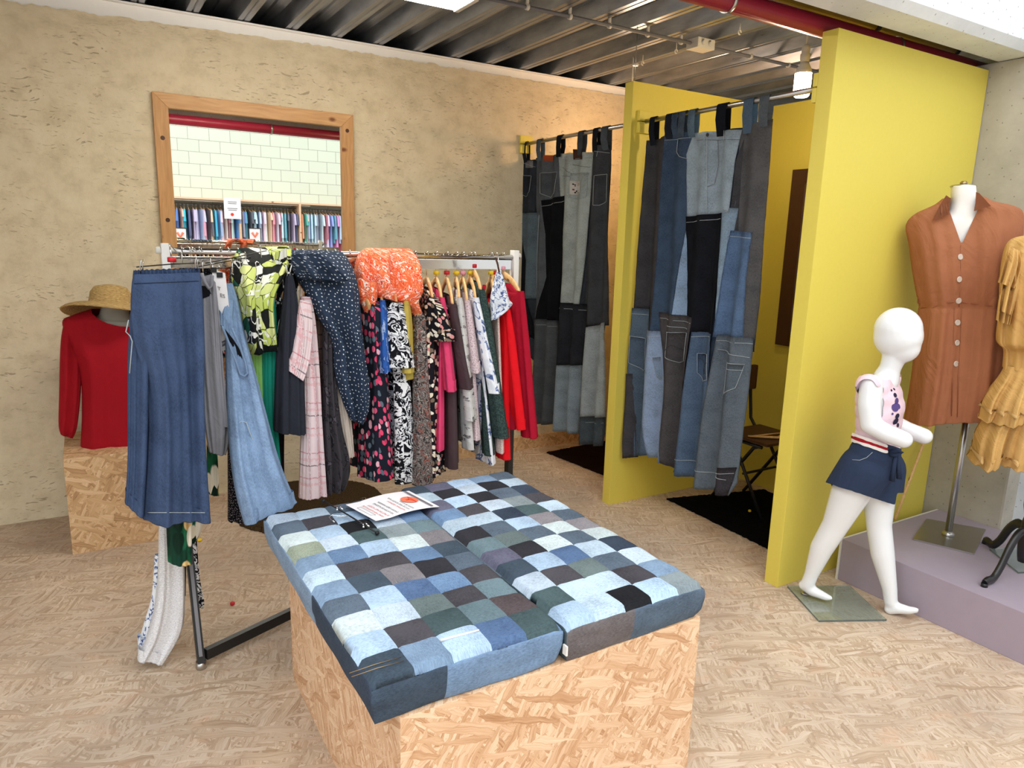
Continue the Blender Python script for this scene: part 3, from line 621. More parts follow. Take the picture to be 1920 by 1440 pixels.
# ------------------------------------------------------------------ sign on the cushion
sg = [onZ(x, y, .640) for x, y in ((767, 922), (824, 952), (705, 984), (648, 953))]
sign = None; bm = newbm(); n = 14
for i in range(n+1):
    t = i/n; A = sg[0].lerp(sg[3], t); B = sg[1].lerp(sg[2], t); lift = .004+.012*math.sin(t*PI)**1.0+.010*max(0, t-.8)*5
    row = [bm.verts.new(A.lerp(B, j/6)+Vector((0, 0, lift))) for j in range(7)]
    if i:
        for j in range(6):
            f = bm.faces.new((pr_[j], row[j], row[j+1], pr_[j+1])); f.smooth = True
    pr_ = row
boxuv(bm)
sign = tag(obj('paper_sign', bm, 'paper'), 'white printed sign with an orange disc, lying upside down on the left cushion', 'sign')
ex = (sg[3]-sg[0]); ey = (sg[1]-sg[0]); 
def sp_(s_, t_):   # s_ along the sheet from the disc end, t_ across
    A = sg[0].lerp(sg[3], s_); B = sg[1].lerp(sg[2], s_); return A.lerp(B, t_)+Vector((0, 0, .0062+.012*math.sin(s_*PI)+.010*max(0, s_-.8)*5))
def text_on(body, s_, size, mat):
    o = text_obj('sign_text', body, size, (0, 0, 0), (1, 0, 0), (0, 1, 0), mat, sign); me = o.data
    W = ey.length; L = ex.length
    for v in me.vertices: q = sp_(s_-v.co.y/L*-1, .93-v.co.x/W); v.co = q
    me.update(); return o
for body, s_, m_ in (('HANG HIER KLEDING DIE', .845, 'red_ink'), ('JE PAST EN NIET KOOPT', .775, 'red_ink'), ('WIJ LATEN DE KLEDING', .70, 'black_ink'), ('ENKELE UREN HANGEN', .63, 'black_ink'), ('ALLEMAAL GEDAAN?', .52, 'red_ink'), ('WAT JE WEL KOOPT AUB', .45, 'black_ink'), ('NAAR DE KASSA', .385, 'black_ink')):
    text_on(body, s_, .0125, m_)
c0 = sp_(.24, .5); bm = newbm(); k = 28; rr = .034
vs_ = [bm.verts.new(sp_(.24+rr*math.cos(2*PI*i/k)/ex.length, .5+rr*math.sin(2*PI*i/k)/ey.length)+Vector((0, 0, .0008))) for i in range(k)]; bm.faces.new(vs_); obj('sign_disc', bm, 'orange_disc', sign)
hg = [(.30, .5), (.285, .53), (.265, .52), (.262, .49), (.245, .5), (.205, .36), (.2, .5), (.205, .66), (.245, .5)]
tube('sign_emblem', [sp_(a, b)+Vector((0, 0, .0015)) for a, b in hg], .0012, 'red_ink', sign, 5)
bm = newbm()
for a, b, c, d in ((.075, .10, .04, .96), (.105, .12, .04, .96)):
    bm.faces.new([bm.verts.new(sp_(*q)+Vector((0, 0, .0008))) for q in ((a, c), (a, d), (b, d), (b, c))])
obj('sign_border', bm, 'grey_ink', sign)
tube('sign_border', [sp_(*q)+Vector((0, 0, .001)) for q in ((.96, .3), (.96, .75), (.9, .78), (.9, .3), (.96, .3))], .0006, 'grey_ink', sign, 4)
# clip hanger lying beside it
ch = empty('clip_hanger', onZ(655, 965, .636), 'thin metal clip hanger lying on the left cushion beside the sign', 'hanger')
zb = .650; bar = [onZ(607, 939, zb), onZ(655, 967, zb), onZ(707, 999, zb)]; tube('bar', bar, .0028, 'black_metal', ch, 8)
for q in (bar[0], bar[2]): lathe('end_knob', [(.004, -.007), (.007, -.004), (.007, .004), (.004, .007)], q, 'black_rubber', ch, 10, (1, .5, 0))
for x, y in ((634, 953), (683, 985)):
    a = onZ(x, y, zb)
    for dx in (-.010, .010): 
        bm = newbm(); add_tube(bm, [a+Vector((dx, .012, .004)), a+Vector((dx*.4, 0, .008)), a+Vector((dx, -.022, .002))], .003, 8, True, .5); obj('clip', bm, 'chrome', ch)
tube('hook', [onZ(x, y, zb) for x, y in ((655, 967), (640, 968), (622, 966), (617, 970), (622, 976), (628, 979))], .0018, 'chrome', ch, 8)
# ------------------------------------------------------------------ denim curtains
def curtain(label, X0, rod, panels, straps, ph, extras):
    cu = empty('denim_curtain', (X0, (rod[0]+rod[1])/2, 2.28), label, 'curtain')
    def surf(y, z, lay): 
        t = max(0, min(1, (2.15-z)/1.8)); A = .012+.022*t
        return X0 + A*math.sin(2*PI*y/.155+ph+.8*mn.noise(Vector((y*3, z*1.2, ph))))+.008*mn.noise(Vector((y*14, z*3, ph)))-lay*.0035
    def pan(rows, mat, lay, name='denim_panel', parent=cu, inset=0):
        pts = [[onX(r[0], r[1], X0), onX(r[2], r[3], X0)] for r in rows]; k = 0; bm = newbm(); uv = bm.loops.layers.uv.verify(); prev = None; nu = int(max(18, (rows[0][2]-rows[0][0])/2.2)); R = []
        for i in range(len(pts)-1):
            m_ = max(2, int((pts[i][0]-pts[i+1][0]).length/.03))
            for j in range(m_+(i == len(pts)-2)):
                t = j/m_; R.append((pts[i][0].lerp(pts[i+1][0], t), pts[i][1].lerp(pts[i+1][1], t)))
        rw = random.Random(int(rows[0][0]*7))
        o_ = rw.uniform(0, 9)
        fr = lambda: rw.uniform(-.0015, .0015)
        for L, Rr in R:
            row = []
            for j in range(nu+1):
                q = L.lerp(Rr, j/nu); row.append(bm.verts.new((surf(q.y, q.z, lay), q.y+(fr() if j in (0, nu) else 0), q.z+(fr() if L is R[-1][0] else 0))))
            if prev:
                for j in range(nu):
                    f = bm.faces.new((prev[j], row[j], row[j+1], prev[j+1])); f.smooth = True
                    for l in f.loops: l[uv].uv = (l.vert.co.y+o_, l.vert.co.z)
            prev = row
        bmesh.ops.solidify(bm, geom=list(bm.faces), thickness=-.0015)
        for f in bm.faces:
            for l in f.loops: l[uv].uv = (l.vert.co.y+o_, l.vert.co.z)
        return obj(name, bm, mat, parent)
    def line(pts, r, mat, lay, name, parent):
        P_ = []
        for i in range(len(pts)-1):
            a, b = onX(*pts[i], X0), onX(*pts[i+1], X0)
            for j in range(6): q = a.lerp(b, j/6); P_.append((surf(q.y, q.z, lay)-.003, q.y, q.z))
        q = onX(*pts[-1], X0); P_.append((surf(q.y, q.z, lay)-.003, q.y, q.z)); return tube(name, P_, r, mat, parent, 5)
    for rows, c, lay in panels:
        nm = 'denim_'+c
        if nm not in MATS: denim(nm, c)
        p_ = pan(rows, nm, lay)
        if lay >= 1:   # waistband seam just under a sewn top edge
            r0, r1 = rows[0], rows[-1]; k = 10/max(12, r1[1]-r0[1])
            if (r0[2]-r0[0]) > 20: line([(r0[0]+(r1[0]-r0[0])*k+1, r0[1]+11), (r0[2]+(r1[2]-r0[2])*k-1, r0[3]+11)], .0012, 'seam_thread', lay, 'waist_seam', p_)
    for kind, pts, c, lay in extras:
        if kind == 'pocket':
            nm = 'denim_'+c
            if nm not in MATS: denim(nm, c)
            (a, b, c_, d, e) = pts; p_ = pan([(a[0], a[1], b[0], b[1]), (e[0], e[1], c_[0], c_[1]), (d[0]-1, d[1], d[0]+1, d[1])], nm, lay, 'pocket'); line([a, b, c_, d, e, a], .0013, 'seam_thread', lay, 'pocket_stitching', p_)
        elif kind == 'line': line(pts, .0013, c, lay, 'seam_stitching', cu)
        elif kind == 'label': pan([(pts[0], pts[1], pts[2], pts[1]), (pts[0], pts[3], pts[2], pts[3])], c, lay, 'leather_label')
        elif kind == 'badge':
            p_ = pan([(pts[0], pts[1], pts[2], pts[1]), (pts[0], pts[3], pts[2], pts[3])], 'white_cloth', lay, 'badge'); rb = random.Random(4)
            for k in range(10):
                x = rb.uniform(pts[0]+2, pts[2]-4); y = rb.uniform(pts[1]+5, pts[3]-4); s_ = rb.uniform(1.2, 2.6); pan([(x, y, x+s_, y), (x, y+s_, x+s_, y+s_*1.2)], rb.choice(['black_cloth', 'black_cloth', 'crimson_cloth']), lay+.6, 'badge_mark', p_)
    zr = rod[2]
    for px, py, wd, c in straps:
        nm = 'denim_'+c
        if nm not in MATS: denim(nm, c)
        q = onX(px, py, X0); y = q.y; zb_ = q.z-.03; hw = wd/2; bm = newbm(); uv = bm.loops.layers.uv.verify(); pth = [(surf(y, zb_, 3), zb_)]
        pth += [(X0-.020, zr-.06), (X0-.0175, zr)] + [(X0-.0175*math.cos(a), zr+.0175*math.sin(a)) for a in (.5, 1.0, 1.57, 2.1, 2.6)] + [(X0+.0175, zr), (X0+.020, zr-.06), (surf(y, zb_, -2)+.006, zb_)]
        pr2 = None
        for k, (x, z) in enumerate(pth):
            sk = .012*(k/len(pth)); r_ = [bm.verts.new((x, y-hw+sk*0+hw*2*j/3, z)) for j in range(4)]
            if pr2:
                for j in range(3): bm.faces.new((pr2[j], pr2[j+1], r_[j+1], r_[j]))
            pr2 = r_
        bmesh.ops.solidify(bm, geom=list(bm.faces), thickness=.0015)
        for f in bm.faces:
            for l in f.loops: l[uv].uv = (l.vert.co.y, l.vert.co.z)
        obj('strap', bm, nm, cu)
    return cu
plain('seam_thread', 'A9B2B8', .9, 0, .1)
def curtain_rod(y0, y1, z, X, lab):
    r = tube('curtain_rod', [(X, y0, z), (X, y1, z)], .0125, 'steel', n=16); return tag(r, lab, 'curtain rod')
XC = 2.79
curtain_rod(3.315, 4.515, 2.28, XC, 'steel curtain rod of the far fitting room, from clay wall to middle partition'); curtain_rod(2.088, 3.245, 2.28, XC, 'steel curtain rod of the near fitting room, between the two yellow partitions')
for (y, d, lab) in ((4.515, -1, 'yellow wooden rod bracket on the clay wall'), (3.245, -1, 'yellow wooden rod bracket on the middle partition'), (2.088, 1, 'yellow wooden rod bracket behind the near partition')):
    a, b = sorted((y, y+d*.022)); bm = newbm(); add_box(bm, (XC-.05, a, 2.215), (XC+.05, b, 2.275), .004); add_box(bm, (XC-.05, a, 2.28), (XC+.05, b, 2.335), .004); tag(obj('rod_bracket', bm, 'yellow_paint', recalc=True), lab, 'bracket')
near = [
 ([(1222, 266, 1440, 230), (1206, 420, 1424, 420), (1194, 620, 1400, 640), (1186, 840, 1216, 840)], '35465E', -3), ([(1205, 600, 1398, 640), (1215, 760, 1380, 800), (1225, 840, 1362, 900)], '3E4A5C', -3.6),
 ([(1215, 264, 1247, 257), (1203, 420, 1236, 420), (1193, 580, 1226, 580)], '4A4A52', 0), ([(1240, 258, 1256, 252), (1228, 450, 1240, 440), (1215, 640, 1232, 640)], '524E54', .5),
 ([(1249, 252, 1302, 247), (1243, 330, 1290, 400), (1236, 480, 1276, 500), (1224, 625, 1262, 625)], '35547A', 1), ([(1284, 395, 1292, 395), (1273, 500, 1289, 500), (1258, 625, 1288, 625)], '8AB0DA', .6),
 ([(1356, 390, 1382, 390), (1354, 470, 1366, 480), (1346, 625, 1352, 625)], '86A6C4', .6),
 ([(1386, 243, 1447, 222), (1383, 330, 1437, 330), (1370, 440, 1428, 440), (1350, 660, 1413, 660)], '67676C', .3), ([(1380, 300, 1392, 260), (1364, 480, 1376, 480), (1352, 500, 1362, 500)], '4E4E55', .4),
 ([(1300, 249, 1390, 243), (1290, 290, 1380, 300), (1287, 407, 1370, 399)], 'A3BBCF', 1.4), ([(1286, 406, 1357, 399), (1286, 470, 1355, 470), (1284, 620, 1343, 625)], '1F222C', 1.8),
 ([(1371, 432, 1414, 436), (1358, 520, 1404, 520), (1344, 632, 1395, 634)], '4A78AE', 1.6),
 ([(1190, 577, 1216, 580), (1184, 700, 1213, 700), (1176, 857, 1219, 852)], '54718F', 1.2), ([(1174, 700, 1190, 700), (1176, 858, 1190, 858)], '55525C', 1.25), ([(1209, 618, 1238, 621), (1207, 720, 1240, 720), (1217, 856, 1246, 868)], '93B2DC', 1.6),
 ([(1304, 620, 1342, 620), (1290, 720, 1335, 720), (1272, 810, 1318, 810), (1256, 887, 1304, 898)], '4E7199', 1.7), ([(1237, 585, 1305, 595), (1239, 700, 1292, 700), (1242, 800, 1274, 800), (1245, 866, 1262, 884)], '5F5B60', 2.1),
 ([(1349, 627, 1411, 634), (1338, 700, 1404, 700), (1320, 800, 1391, 800), (1302, 905, 1378, 905), (1300, 911, 1367, 929)], '6F8092', 2.4), ([(1352, 874, 1378, 877), (1340, 905, 1372, 905), (1331, 923, 1366, 929)], '4A4752', 2.8)]
near_s = [(1225, 262, .045, '1E2634'), (1256, 250, .05, '262C3C'), (1268, 248, .045, '3E5674'), (1281, 247, .05, '4A5C74'), (1299, 247, .05, '55728E'), (1354, 244, .065, '1C212E'), (1404, 238, .06, '4C6C8C'), (1434, 226, .055, '66707E')]
P2 = lambda x, y: (1160+x*.2778, 560+y*.2778)
near_x = [('pocket', [P2(325, 225), P2(487, 232), P2(462, 410), P2(400, 432), P2(333, 385)], '555157', 2.7), ('pocket', [P2(532, 370), P2(632, 374), P2(628, 545), P2(562, 560), P2(526, 500)], '40628A', 2.3), ('pocket', [P2(738, 428), P2(842, 445), P2(800, 602), P2(726, 642), P2(722, 560)], '66798C', 3.0),
 ('pocket', [P2(105, 250), P2(168, 270), P2(166, 470), P2(150, 485), P2(98, 430)], '4E6A88', 1.8), ('pocket', [P2(247, 395), P2(275, 393), P2(277, 548), P2(268, 552), P2(256, 530)], '8AA9CF', 2.1),
 ('line', [P2(535, 400), P2(600, 450), P2(620, 500), P2(590, 510), P2(600, 450), P2(632, 430)], 'black_ink', 2.9), ('line', [P2(340, 350), P2(380, 310), P2(400, 330), P2(430, 350), P2(470, 320)], 'black_ink', 3.2), ('line', [P2(740, 470), P2(835, 485)], 'seam_thread', 3.3),
 ('line', [(1331, 252), (1330, 300), (1329, 350), (1328, 398)], 'seam_thread', 1.9), ('line', [(1345, 262), (1345, 310), (1338, 345), (1330, 350)], 'grey_ink', 1.9), ('line', [(1306, 263), (1388, 262)], 'grey_ink', 1.9), ('line', [(1360, 245), (1359, 264)], 'seam_thread', 2.2), ('line', [(1303, 250), (1309, 275)], 'seam_thread', 2.2),
 ('line', [(1272, 262), (1269, 285), (1278, 294), (1292, 298)], 'seam_thread', 1.6), ('line', [P2(530, 1150), P2(690, 1195), P2(745, 1220)], 'seam_thread', 3), ('line', [P2(370, 1070), P2(510, 1100)], 'seam_thread', 2.2), ('line', [P2(330, 180), P2(480, 205)], 'seam_thread', 2.6), ('line', [P2(680, 340), P2(870, 400)], 'seam_thread', 3)]
c_near = curtain('long curtain of sewn jeans on the near fitting room rod, light jeans and black panel in front', XC, (2.16, 3.19, 2.28), near, near_s, .4, near_x)
c_near['label'] = 'patchwork jeans curtain of the near fitting room, light blue jeans over a black panel'
bt = onX(1335, 254, XC); lathe('jeans_button', [(.009, 0), (.009, .004)], (bt.x-.03, bt.y, bt.z), 'black_metal', c_near, 12, (-1, 0, 0))
far = [
 ([(964, 304, 1142, 280), (958, 450, 1142, 450), (966, 600, 1138, 610), (1002, 700, 1134, 700), (1010, 780, 1128, 800)], '3A4250', -3),
 ([(961, 300, 983, 297), (958, 350, 982, 350), (956, 388, 977, 386)], '2F3848', .4), ([(956, 386, 978, 385), (954, 440, 975, 440), (950, 480, 962, 480)], '4B616E', .2), ([(950, 440, 962, 440), (948, 560, 975, 560), (955, 620, 985, 620)], '1F2430', .0),
 ([(982, 295, 1006, 302), (979, 350, 1005, 350), (975, 400, 1003, 397)], '343C49', 1), ([(975, 400, 1017, 398), (980, 470, 1012, 470), (990, 560, 1006, 560)], '5E7688', .8), ([(968, 440, 982, 450), (968, 530, 992, 560), (972, 606, 1000, 640)], '1C1F28', .5),
 ([(1005, 296, 1051, 289), (1003, 380, 1050, 380), (1010, 480, 1030, 480), (1003, 560, 1022, 560), (998, 600, 1016, 600)], '5D6571', .7), ([(1019, 376, 1060, 366), (1023, 440, 1053, 440), (1022, 520, 1049, 520), (1010, 600, 1044, 602)], '181A20', 1.5),
 ([(1108, 272, 1147, 272), (1106, 380, 1146, 380), (1096, 500, 1145, 500), (1090, 610, 1143, 610)], '484C55', .5), ([(1050, 288, 1110, 285), (1050, 365, 1106, 365), (1053, 450, 1098, 450), (1048, 571, 1088, 572)], 'B0BDBF', 1.1),
 ([(998, 596, 1044, 601), (1000, 700, 1041, 700), (1002, 795, 1038, 796)], '565D66', 1.9), ([(1047, 566, 1099, 571), (1044, 640, 1092, 640), (1041, 684, 1088, 685)], '2F323C', 2.2), ([(1041, 683, 1088, 685), (1040, 750, 1085, 750), (1038, 806, 1082, 814)], '8FA5B8', 2.0),
 ([(1096, 616, 1140, 604), (1091, 700, 1138, 700), (1089, 781, 1135, 783)], 'ACBAC4', 2.4), ([(1089, 780, 1135, 782), (1088, 812, 1133, 814), (1087, 832, 1131, 836)], '51606D', 2.7)]
far_s = [(974, 298, .05, '3C4656'), (986, 296, .05, '262B36'), (1013, 294, .055, '53687C'), (1051, 286, .055, '1E222C'), (1091, 282, .055, '4A525C'), (1119, 274, .05, '20242E'), (1136, 272, .065, '505C6A')]
P1 = lambda x, y: (900+x*.25, 200+y*.25)
far_x = [('pocket', [P1(455, 500), P1(592, 490), P1(570, 650), P1(520, 680), P1(470, 650)], '535B67', 1.2), ('pocket', [P1(690, 500), P1(815, 495), P1(800, 680), P1(740, 700), P1(685, 680)], 'A6B4B8', 1.6), ('pocket', [P1(870, 520), P1(945, 505), P1(935, 710), P1(900, 740), P1(865, 740)], '454952', 1.1), ('pocket', [P1(318, 515), P1(398, 520), P1(385, 640), P1(340, 675), P1(312, 650)], '2E3542', 1.5),
 ('label', (1022, 291, 1037, 302), 'orange_leather', 1.3), ('label', (1076, 280, 1096, 299), 'brown_leather', 2.2), ('label', (985, 301, 1002, 315), 'grey_cloth', 1.6), ('badge', (1071, 339, 1092, 365), None, 2.2),
 ('line', [(1055, 314), (1072, 324)], 'grey_ink', 1.6), ('line', [(1055, 330), (1072, 331)], 'grey_ink', 1.6), ('line', [(1075, 309), (1106, 314)], 'grey_ink', 1.6), ('line', [(1016, 403), (1010, 470), (1005, 540)], 'seam_thread', 1.3), ('line', [(1112, 283), (1144, 287)], 'seam_thread', 1), ('line', [(1125, 284), (1123, 294)], 'seam_thread', 1.2)]
curtain('patchwork jeans curtain of the far fitting room, pale jeans with a small badge', XC, (3.45, 4.46, 2.28), far, far_s, 1.7, far_x)
# ------------------------------------------------------------------ chair in the near fitting room
ch = empty('school_chair', (3.55, 2.95, 0), 'old wooden school chair with black tube frame inside the near fitting room', 'chair', rz=0)
sx, sy0, sy1, sz = 3.52, 2.62, 2.98, .45
bm = newbm(); add_box(bm, (sx-.18, sy0, sz), (sx+.18, sy1, sz+.018), .008)
for v in bm.verts: v.co.z += .012*((v.co.y-sy0)/.36-.5)**2*4*0+.008*abs((v.co.x-sx)/.18)**2
obj('seat', bm, 'brown_wood', ch, recalc=True)
bm = newbm(); add_box(bm, (sx-.17, sy1+.075, .70), (sx+.17, sy1+.092, .86), .015)
for v in bm.verts: v.co.y -= .03*abs((v.co.x-sx)/.17)**2
obj('backrest', bm, 'brown_wood', ch, recalc=True)
for d in (-1, 1):
    x = sx+d*.15
    tube('back_tube', [(x, sy0+.06, sz-.012), (x, sy1-.06, sz-.012), (x, sy1+.0, sz-.0), (x, sy1+.05, sz+.06), (x, sy1+.075, .70), (x, sy1+.068, .80)], .0105, 'black_metal', ch, 12)
    tube('leg', [(x, sy1-.05, sz-.01), (x, sy1-.09, sz-.03), (x+d*.01, sy0-.0, .0)], .0105, 'black_metal', ch, 12)
    tube('leg', [(x, sy0+.08, sz-.01), (x, sy0+.12, sz-.03), (x+d*.01, sy1+.06, .0)], .0105, 'black_metal', ch, 12)
tube('stretcher', [(sx-.15, (sy0+sy1)/2, .24), (sx+.15, (sy0+sy1)/2, .24)], .008, 'black_metal', ch, 8)
hh = empty('wooden_hanger', (sx, sy0+.1, sz+.03), 'brown wooden hanger left lying on the seat of the school chair', 'hanger')
tube('arms', [(sx-.16, sy0+.16, sz+.035), (sx-.02, sy0+.05, sz+.036), (sx+.15, sy0+.12, sz+.035)], [.010, .016, .010], 'rust_wood' if 'rust_wood' in MATS else 'beech_wood', hh, 10, True, .5)
tube('bar', [(sx-.15, sy0+.155, sz+.033), (sx+.14, sy0+.118, sz+.033)], .005, 'beech_wood', hh, 8)

# ------------------------------------------------------------------ clothes rack
RY = 2.9
rk = empty('clothes_rack', (.266, RY, 0), 'long metal clothes rack crammed with garments in front of the mirror', 'clothes rack')
tube('rail', [(.245, RY, 1.53), (1.775, RY, 1.522)], .0125, 'chrome', rk, 16)
bm = newbm(); add_box(bm, (.27, RY-.006, 1.466), (1.745, RY+.006, 1.510), .002); obj('flat_bar', bm, 'chrome', rk, recalc=True)
for x in (.262, 1.752):
    box('end_post', (x-.014, RY-.02, 1.15), (x+.014, RY+.02, 1.556), 'white_metal', rk, .003)
    lathe('end_knob', [(.010, -.01), (.013, -.006), (.013, .006), (.010, .01)], (x-.022 if x < 1 else x+.022, RY, 1.53), 'white_plastic', rk, 14, (1, 0, 0))
def bar(nm, pts, w_, d_, mat, par):
    bm = newbm(); pv = None
    for i, p in enumerate(pts):
        p = Vector(p); r = [bm.verts.new(p+Vector((a*w_, b*d_, 0))) for a, b in ((-1, -1), (1, -1), (1, 1), (-1, 1))]
        if pv:
            for k in range(4): bm.faces.new((pv[k], pv[(k+1) % 4], r[(k+1) % 4], r[k]))
        else: bm.faces.new(list(reversed(r)))
        pv = r
    bm.faces.new(pv); boxuv(bm); return obj(nm, bm, mat, par, recalc=True)
for x in (.262, 1.752):
    lg = bar('leg', [(x, 2.617 if x < 1 else RY, .03), (x, 2.70 if x < 1 else RY, .22), (x, 2.80 if x < 1 else RY, .45), (x, 2.89 if x < 1 else RY, .75), (x, RY, 1.16)], .013, .02, 'black_metal', rk)
    if x < 1: bar('grey_strip', [(x-.001, 2.613, .06), (x-.001, 2.675, .21), (x-.001, 2.745, .37)], .006, .018, 'grey_plastic', lg); lathe('foot', [(.017, 0), (.02, .006), (.018, .03)], (x, 2.617, 0), 'steel', rk, 16)  # lighter grey strip along the face of the left leg
    else: lathe('foot', [(.017, 0), (.02, .006), (.018, .03)], (x, RY, 0), 'steel', rk, 16)
bar('leg', [(.262, 3.183, .03), (.262, 2.90, .5), (.262, 2.90, .7)], .012, .014, 'black_metal', rk)
def hbar(nm, a, b, w_, h_, mat, par):
    a, b = Vector(a), Vector(b); d = (b-a).normalized(); s_ = Vector((-d.y, d.x, 0))*w_; bm = newbm()
    for sg_ in (0,):
        v = [bm.verts.new(p+s_*i+Vector((0, 0, j*h_))) for p in (a, b) for i in (-1, 1) for j in (-1, 1)]
    for q in ((0, 1, 3, 2), (4, 6, 7, 5), (0, 4, 5, 1), (2, 3, 7, 6), (0, 2, 6, 4), (1, 5, 7, 3)): bm.faces.new([v[i] for i in q])
    boxuv(bm); return obj(nm, bm, mat, par, recalc=True)
hbar('base_bar', (.28, 2.622, .05), (1.745, 3.24, .05), .012, .020, 'black_metal', rk)
hbar('cross_foot', (1.752, 2.86, .05), (1.752, 3.25, .05), .012, .02, 'black_metal', rk)
# ------------------------------------------------------------------ hangers
def hook_pts(x, y=RY, drop=.075, ang=0):
    pts = [(0, -.0, -drop), (0, 0, -.03), (0, .004, -.022)] + [(0, .018*math.sin(a), .0+.018*math.cos(a)*-1+.0) for a in (.6, 1.2, 1.9, 2.5, 3.14, 3.8, 4.3)]
    pts = [(0, .0, -drop), (0, .012, -.03), (0, .019, -.01)] + [(0, .0185*math.cos(a), .0185*math.sin(a)) for a in (.2, .7, 1.2, 1.7, 2.2, 2.7, 3.1)]
    return [Vector((x+math.sin(ang)*p[1], y+math.cos(ang)*p[1], 1.527+p[2])) for p in pts]
def wood_hanger(t, tip, ring, what, zap=None):
    tip = Vector(tip); c = Vector((t, RY, zap or max(1.425, tip.z+.075))); h = tip-c; h.z = 0; far = c-h; far.z = tip.z
    o = empty('wooden_hanger', (t, RY, 1.527), ('wooden hanger with %s size ring holding the %s' % (ring, what)) if ring else 'wooden hanger holding the %s' % what, 'hanger', 'garment hangers on the rack')
    ap = c
    pts = [tip+Vector((0, 0, -.004)), tip.lerp(ap, .25)+Vector((0, 0, .012)), tip.lerp(ap, .6)+Vector((0, 0, .012)), ap+Vector((0, 0, -.004)), far.lerp(ap, .6)+Vector((0, 0, .012)), far.lerp(ap, .25)+Vector((0, 0, .012)), far+Vector((0, 0, -.004))]
    pts = [Vector(p) for p in cr_interp([tuple(p) for p in pts], 3)]; n = len(pts)
    rr = [.006+.0015*(1-abs(i/(n-1)-.5)*2) for i in range(n)]
    tube('arms', pts, rr, 'beech_wood', o, 10, True, 2.4)
    hk_ = hook_pts(t); hk_[0] = ap+Vector((0, 0, .008)); tube('hook', hk_, .0019, 'chrome', o, 6)
    if ring: lathe('size_ring', [(.008, -.009), (.013, -.008), (.013, .008), (.008, .009)], (t, RY, ap.z+.026), 'ring_'+ring, o, 12)
    return o
def rackg(name, label, cat, mat, hook, sh, hem, sleeve=None, th=.02, Ysh=2.70, Yhem=2.68, ring='yellow', nw=.5, fold=.35, sw=.05, hang=True, seed=1, inset=.9, waist=None, what=None, zap=None):
    t = onY(hook, 484, RY).x; N0 = onY(sh[0], sh[1], Ysh); Nh = onY(hem[0], hem[1], Yhem); z0, zh = N0.z, Nh.z
    C0 = Vector((t, RY, z0)); Ch = Vector((t+(Nh.x-N0.x)*.75, RY, zh)); h0 = (N0-C0); hh = (Nh-Ch)
    k = inset if sleeve else 1; rows = []
    def row(c, z, h, thk): rows.append((c.x, c.y, z, h.x, h.y, 0, thk))
    row(C0, z0+.030, h0*nw, th*.35); row(C0, z0+.012, h0*(nw+1)*.5, th*.5); row(C0, z0-.006, h0*.97, th*.6); row(C0.lerp(Ch, .06), z0+(zh-z0)*.07, h0*(k*.5+.5), th*.85)
    if waist: row(C0.lerp(Ch, .35), z0+(zh-z0)*.35, h0.lerp(hh, .35)*k*waist, th*.8)
    row(C0.lerp(Ch, .5), z0+(zh-z0)*.5, h0.lerp(hh, .5)*k, th); row(C0.lerp(Ch, .8), z0+(zh-z0)*.8, h0.lerp(hh, .8)*k, th*1.15); row(Ch, zh, hh*k, th*1.25)
    o = tube_cloth(name, rows, mat, None, seed, fold, 5, 56, 5); tag(o, label, cat)
    if sleeve:
        Se = onY(sleeve[0], sleeve[1], Ysh-.03); d = h0.normalized(); u = Vector((d.x, d.y, 0)).normalized()
        for s_ in (1, -1):
            A = C0+h0*s_; A.z = z0; E_ = Vector((Se.x, Se.y, Se.z)) if s_ == 1 else (C0-(Se-C0)); E_.z = Se.z; L_ = []
            for q, wd, tk in ((0, .35, .5), (.08, .75, .8), (.3, 1, 1), (.7, 1, 1.05), (1, 1.08, 1.15)):
                c = A.lerp(E_, q)-u*s_*sw*wd*.75*(1 if q > 0 else .4); L_.append((c.x-.004*0, c.y, c.z+(.006 if q == 0 else 0), u.x*sw*wd, u.y*sw*wd, 0, th*tk*.95))
            tube_cloth('sleeve', L_, mat, o, seed+5+s_, fold*.8, 3, 28, 4)
    if hang: wood_hanger(t, C0+h0*.93+Vector((0, 0, -.004)), ring, what or label.split(' on ')[0], zap)
    return o
G = rackg
G('long_sleeved_top', 'crimson long sleeved top at the right end of the rack', 'top', 'crimson_cloth', 943, (977, 548), (968, 808), (999, 822), .028, ring='pink', what='crimson top', sw=.05, seed=2)
G('tee_shirt', 'bright red top beside the crimson one on the rack', 'top', 'red_cloth', 930, (952, 582), (952, 866), (976, 806), .022, ring='red', what='bright red top', seed=3, sw=.045)
G('dress', 'pale pink spotted dress between the red top and the green knit', 'dress', 'beige_spot_cloth', 921, (934, 590), (940, 852), None, .016, ring='yellow', what='pink spotted dress', seed=4)
G('knit_cardigan', 'dark green textured knit cardigan with long sleeves', 'cardigan', 'knit_cloth', 889, (903, 545), (925, 858), (941, 822), .03, ring='red', what='green cardigan', seed=5, sw=.05)
G('tee_shirt', 'white short sleeved tee with large blue flowers', 'tee shirt', 'blue_flower_cloth', 882, (893, 560), (925, 876), (929, 738), .024, ring='yellow', what='blue flowered tee', seed=6, sw=.05)
G('blouse', 'pale pink speckled blouse left of the blue flowered tee', 'blouse', 'pink_speckle_cloth', 868, (877, 565), (898, 830), (893, 700), .018, ring='pink', what='pink speckled blouse', seed=7)
G('blouse', 'grey and white tie dye blouse beside the plum top', 'blouse', 'tiedye_cloth', 856, (862, 560), (885, 848), (884, 790), .02, ring='yellow', what='tie dye blouse', seed=8)
G('top', 'plum brown plain top with elbow sleeves', 'top', 'plum_cloth', 838, (850, 572), (853, 884), (877, 730), .024, ring='red', what='plum top', seed=9, sw=.055)
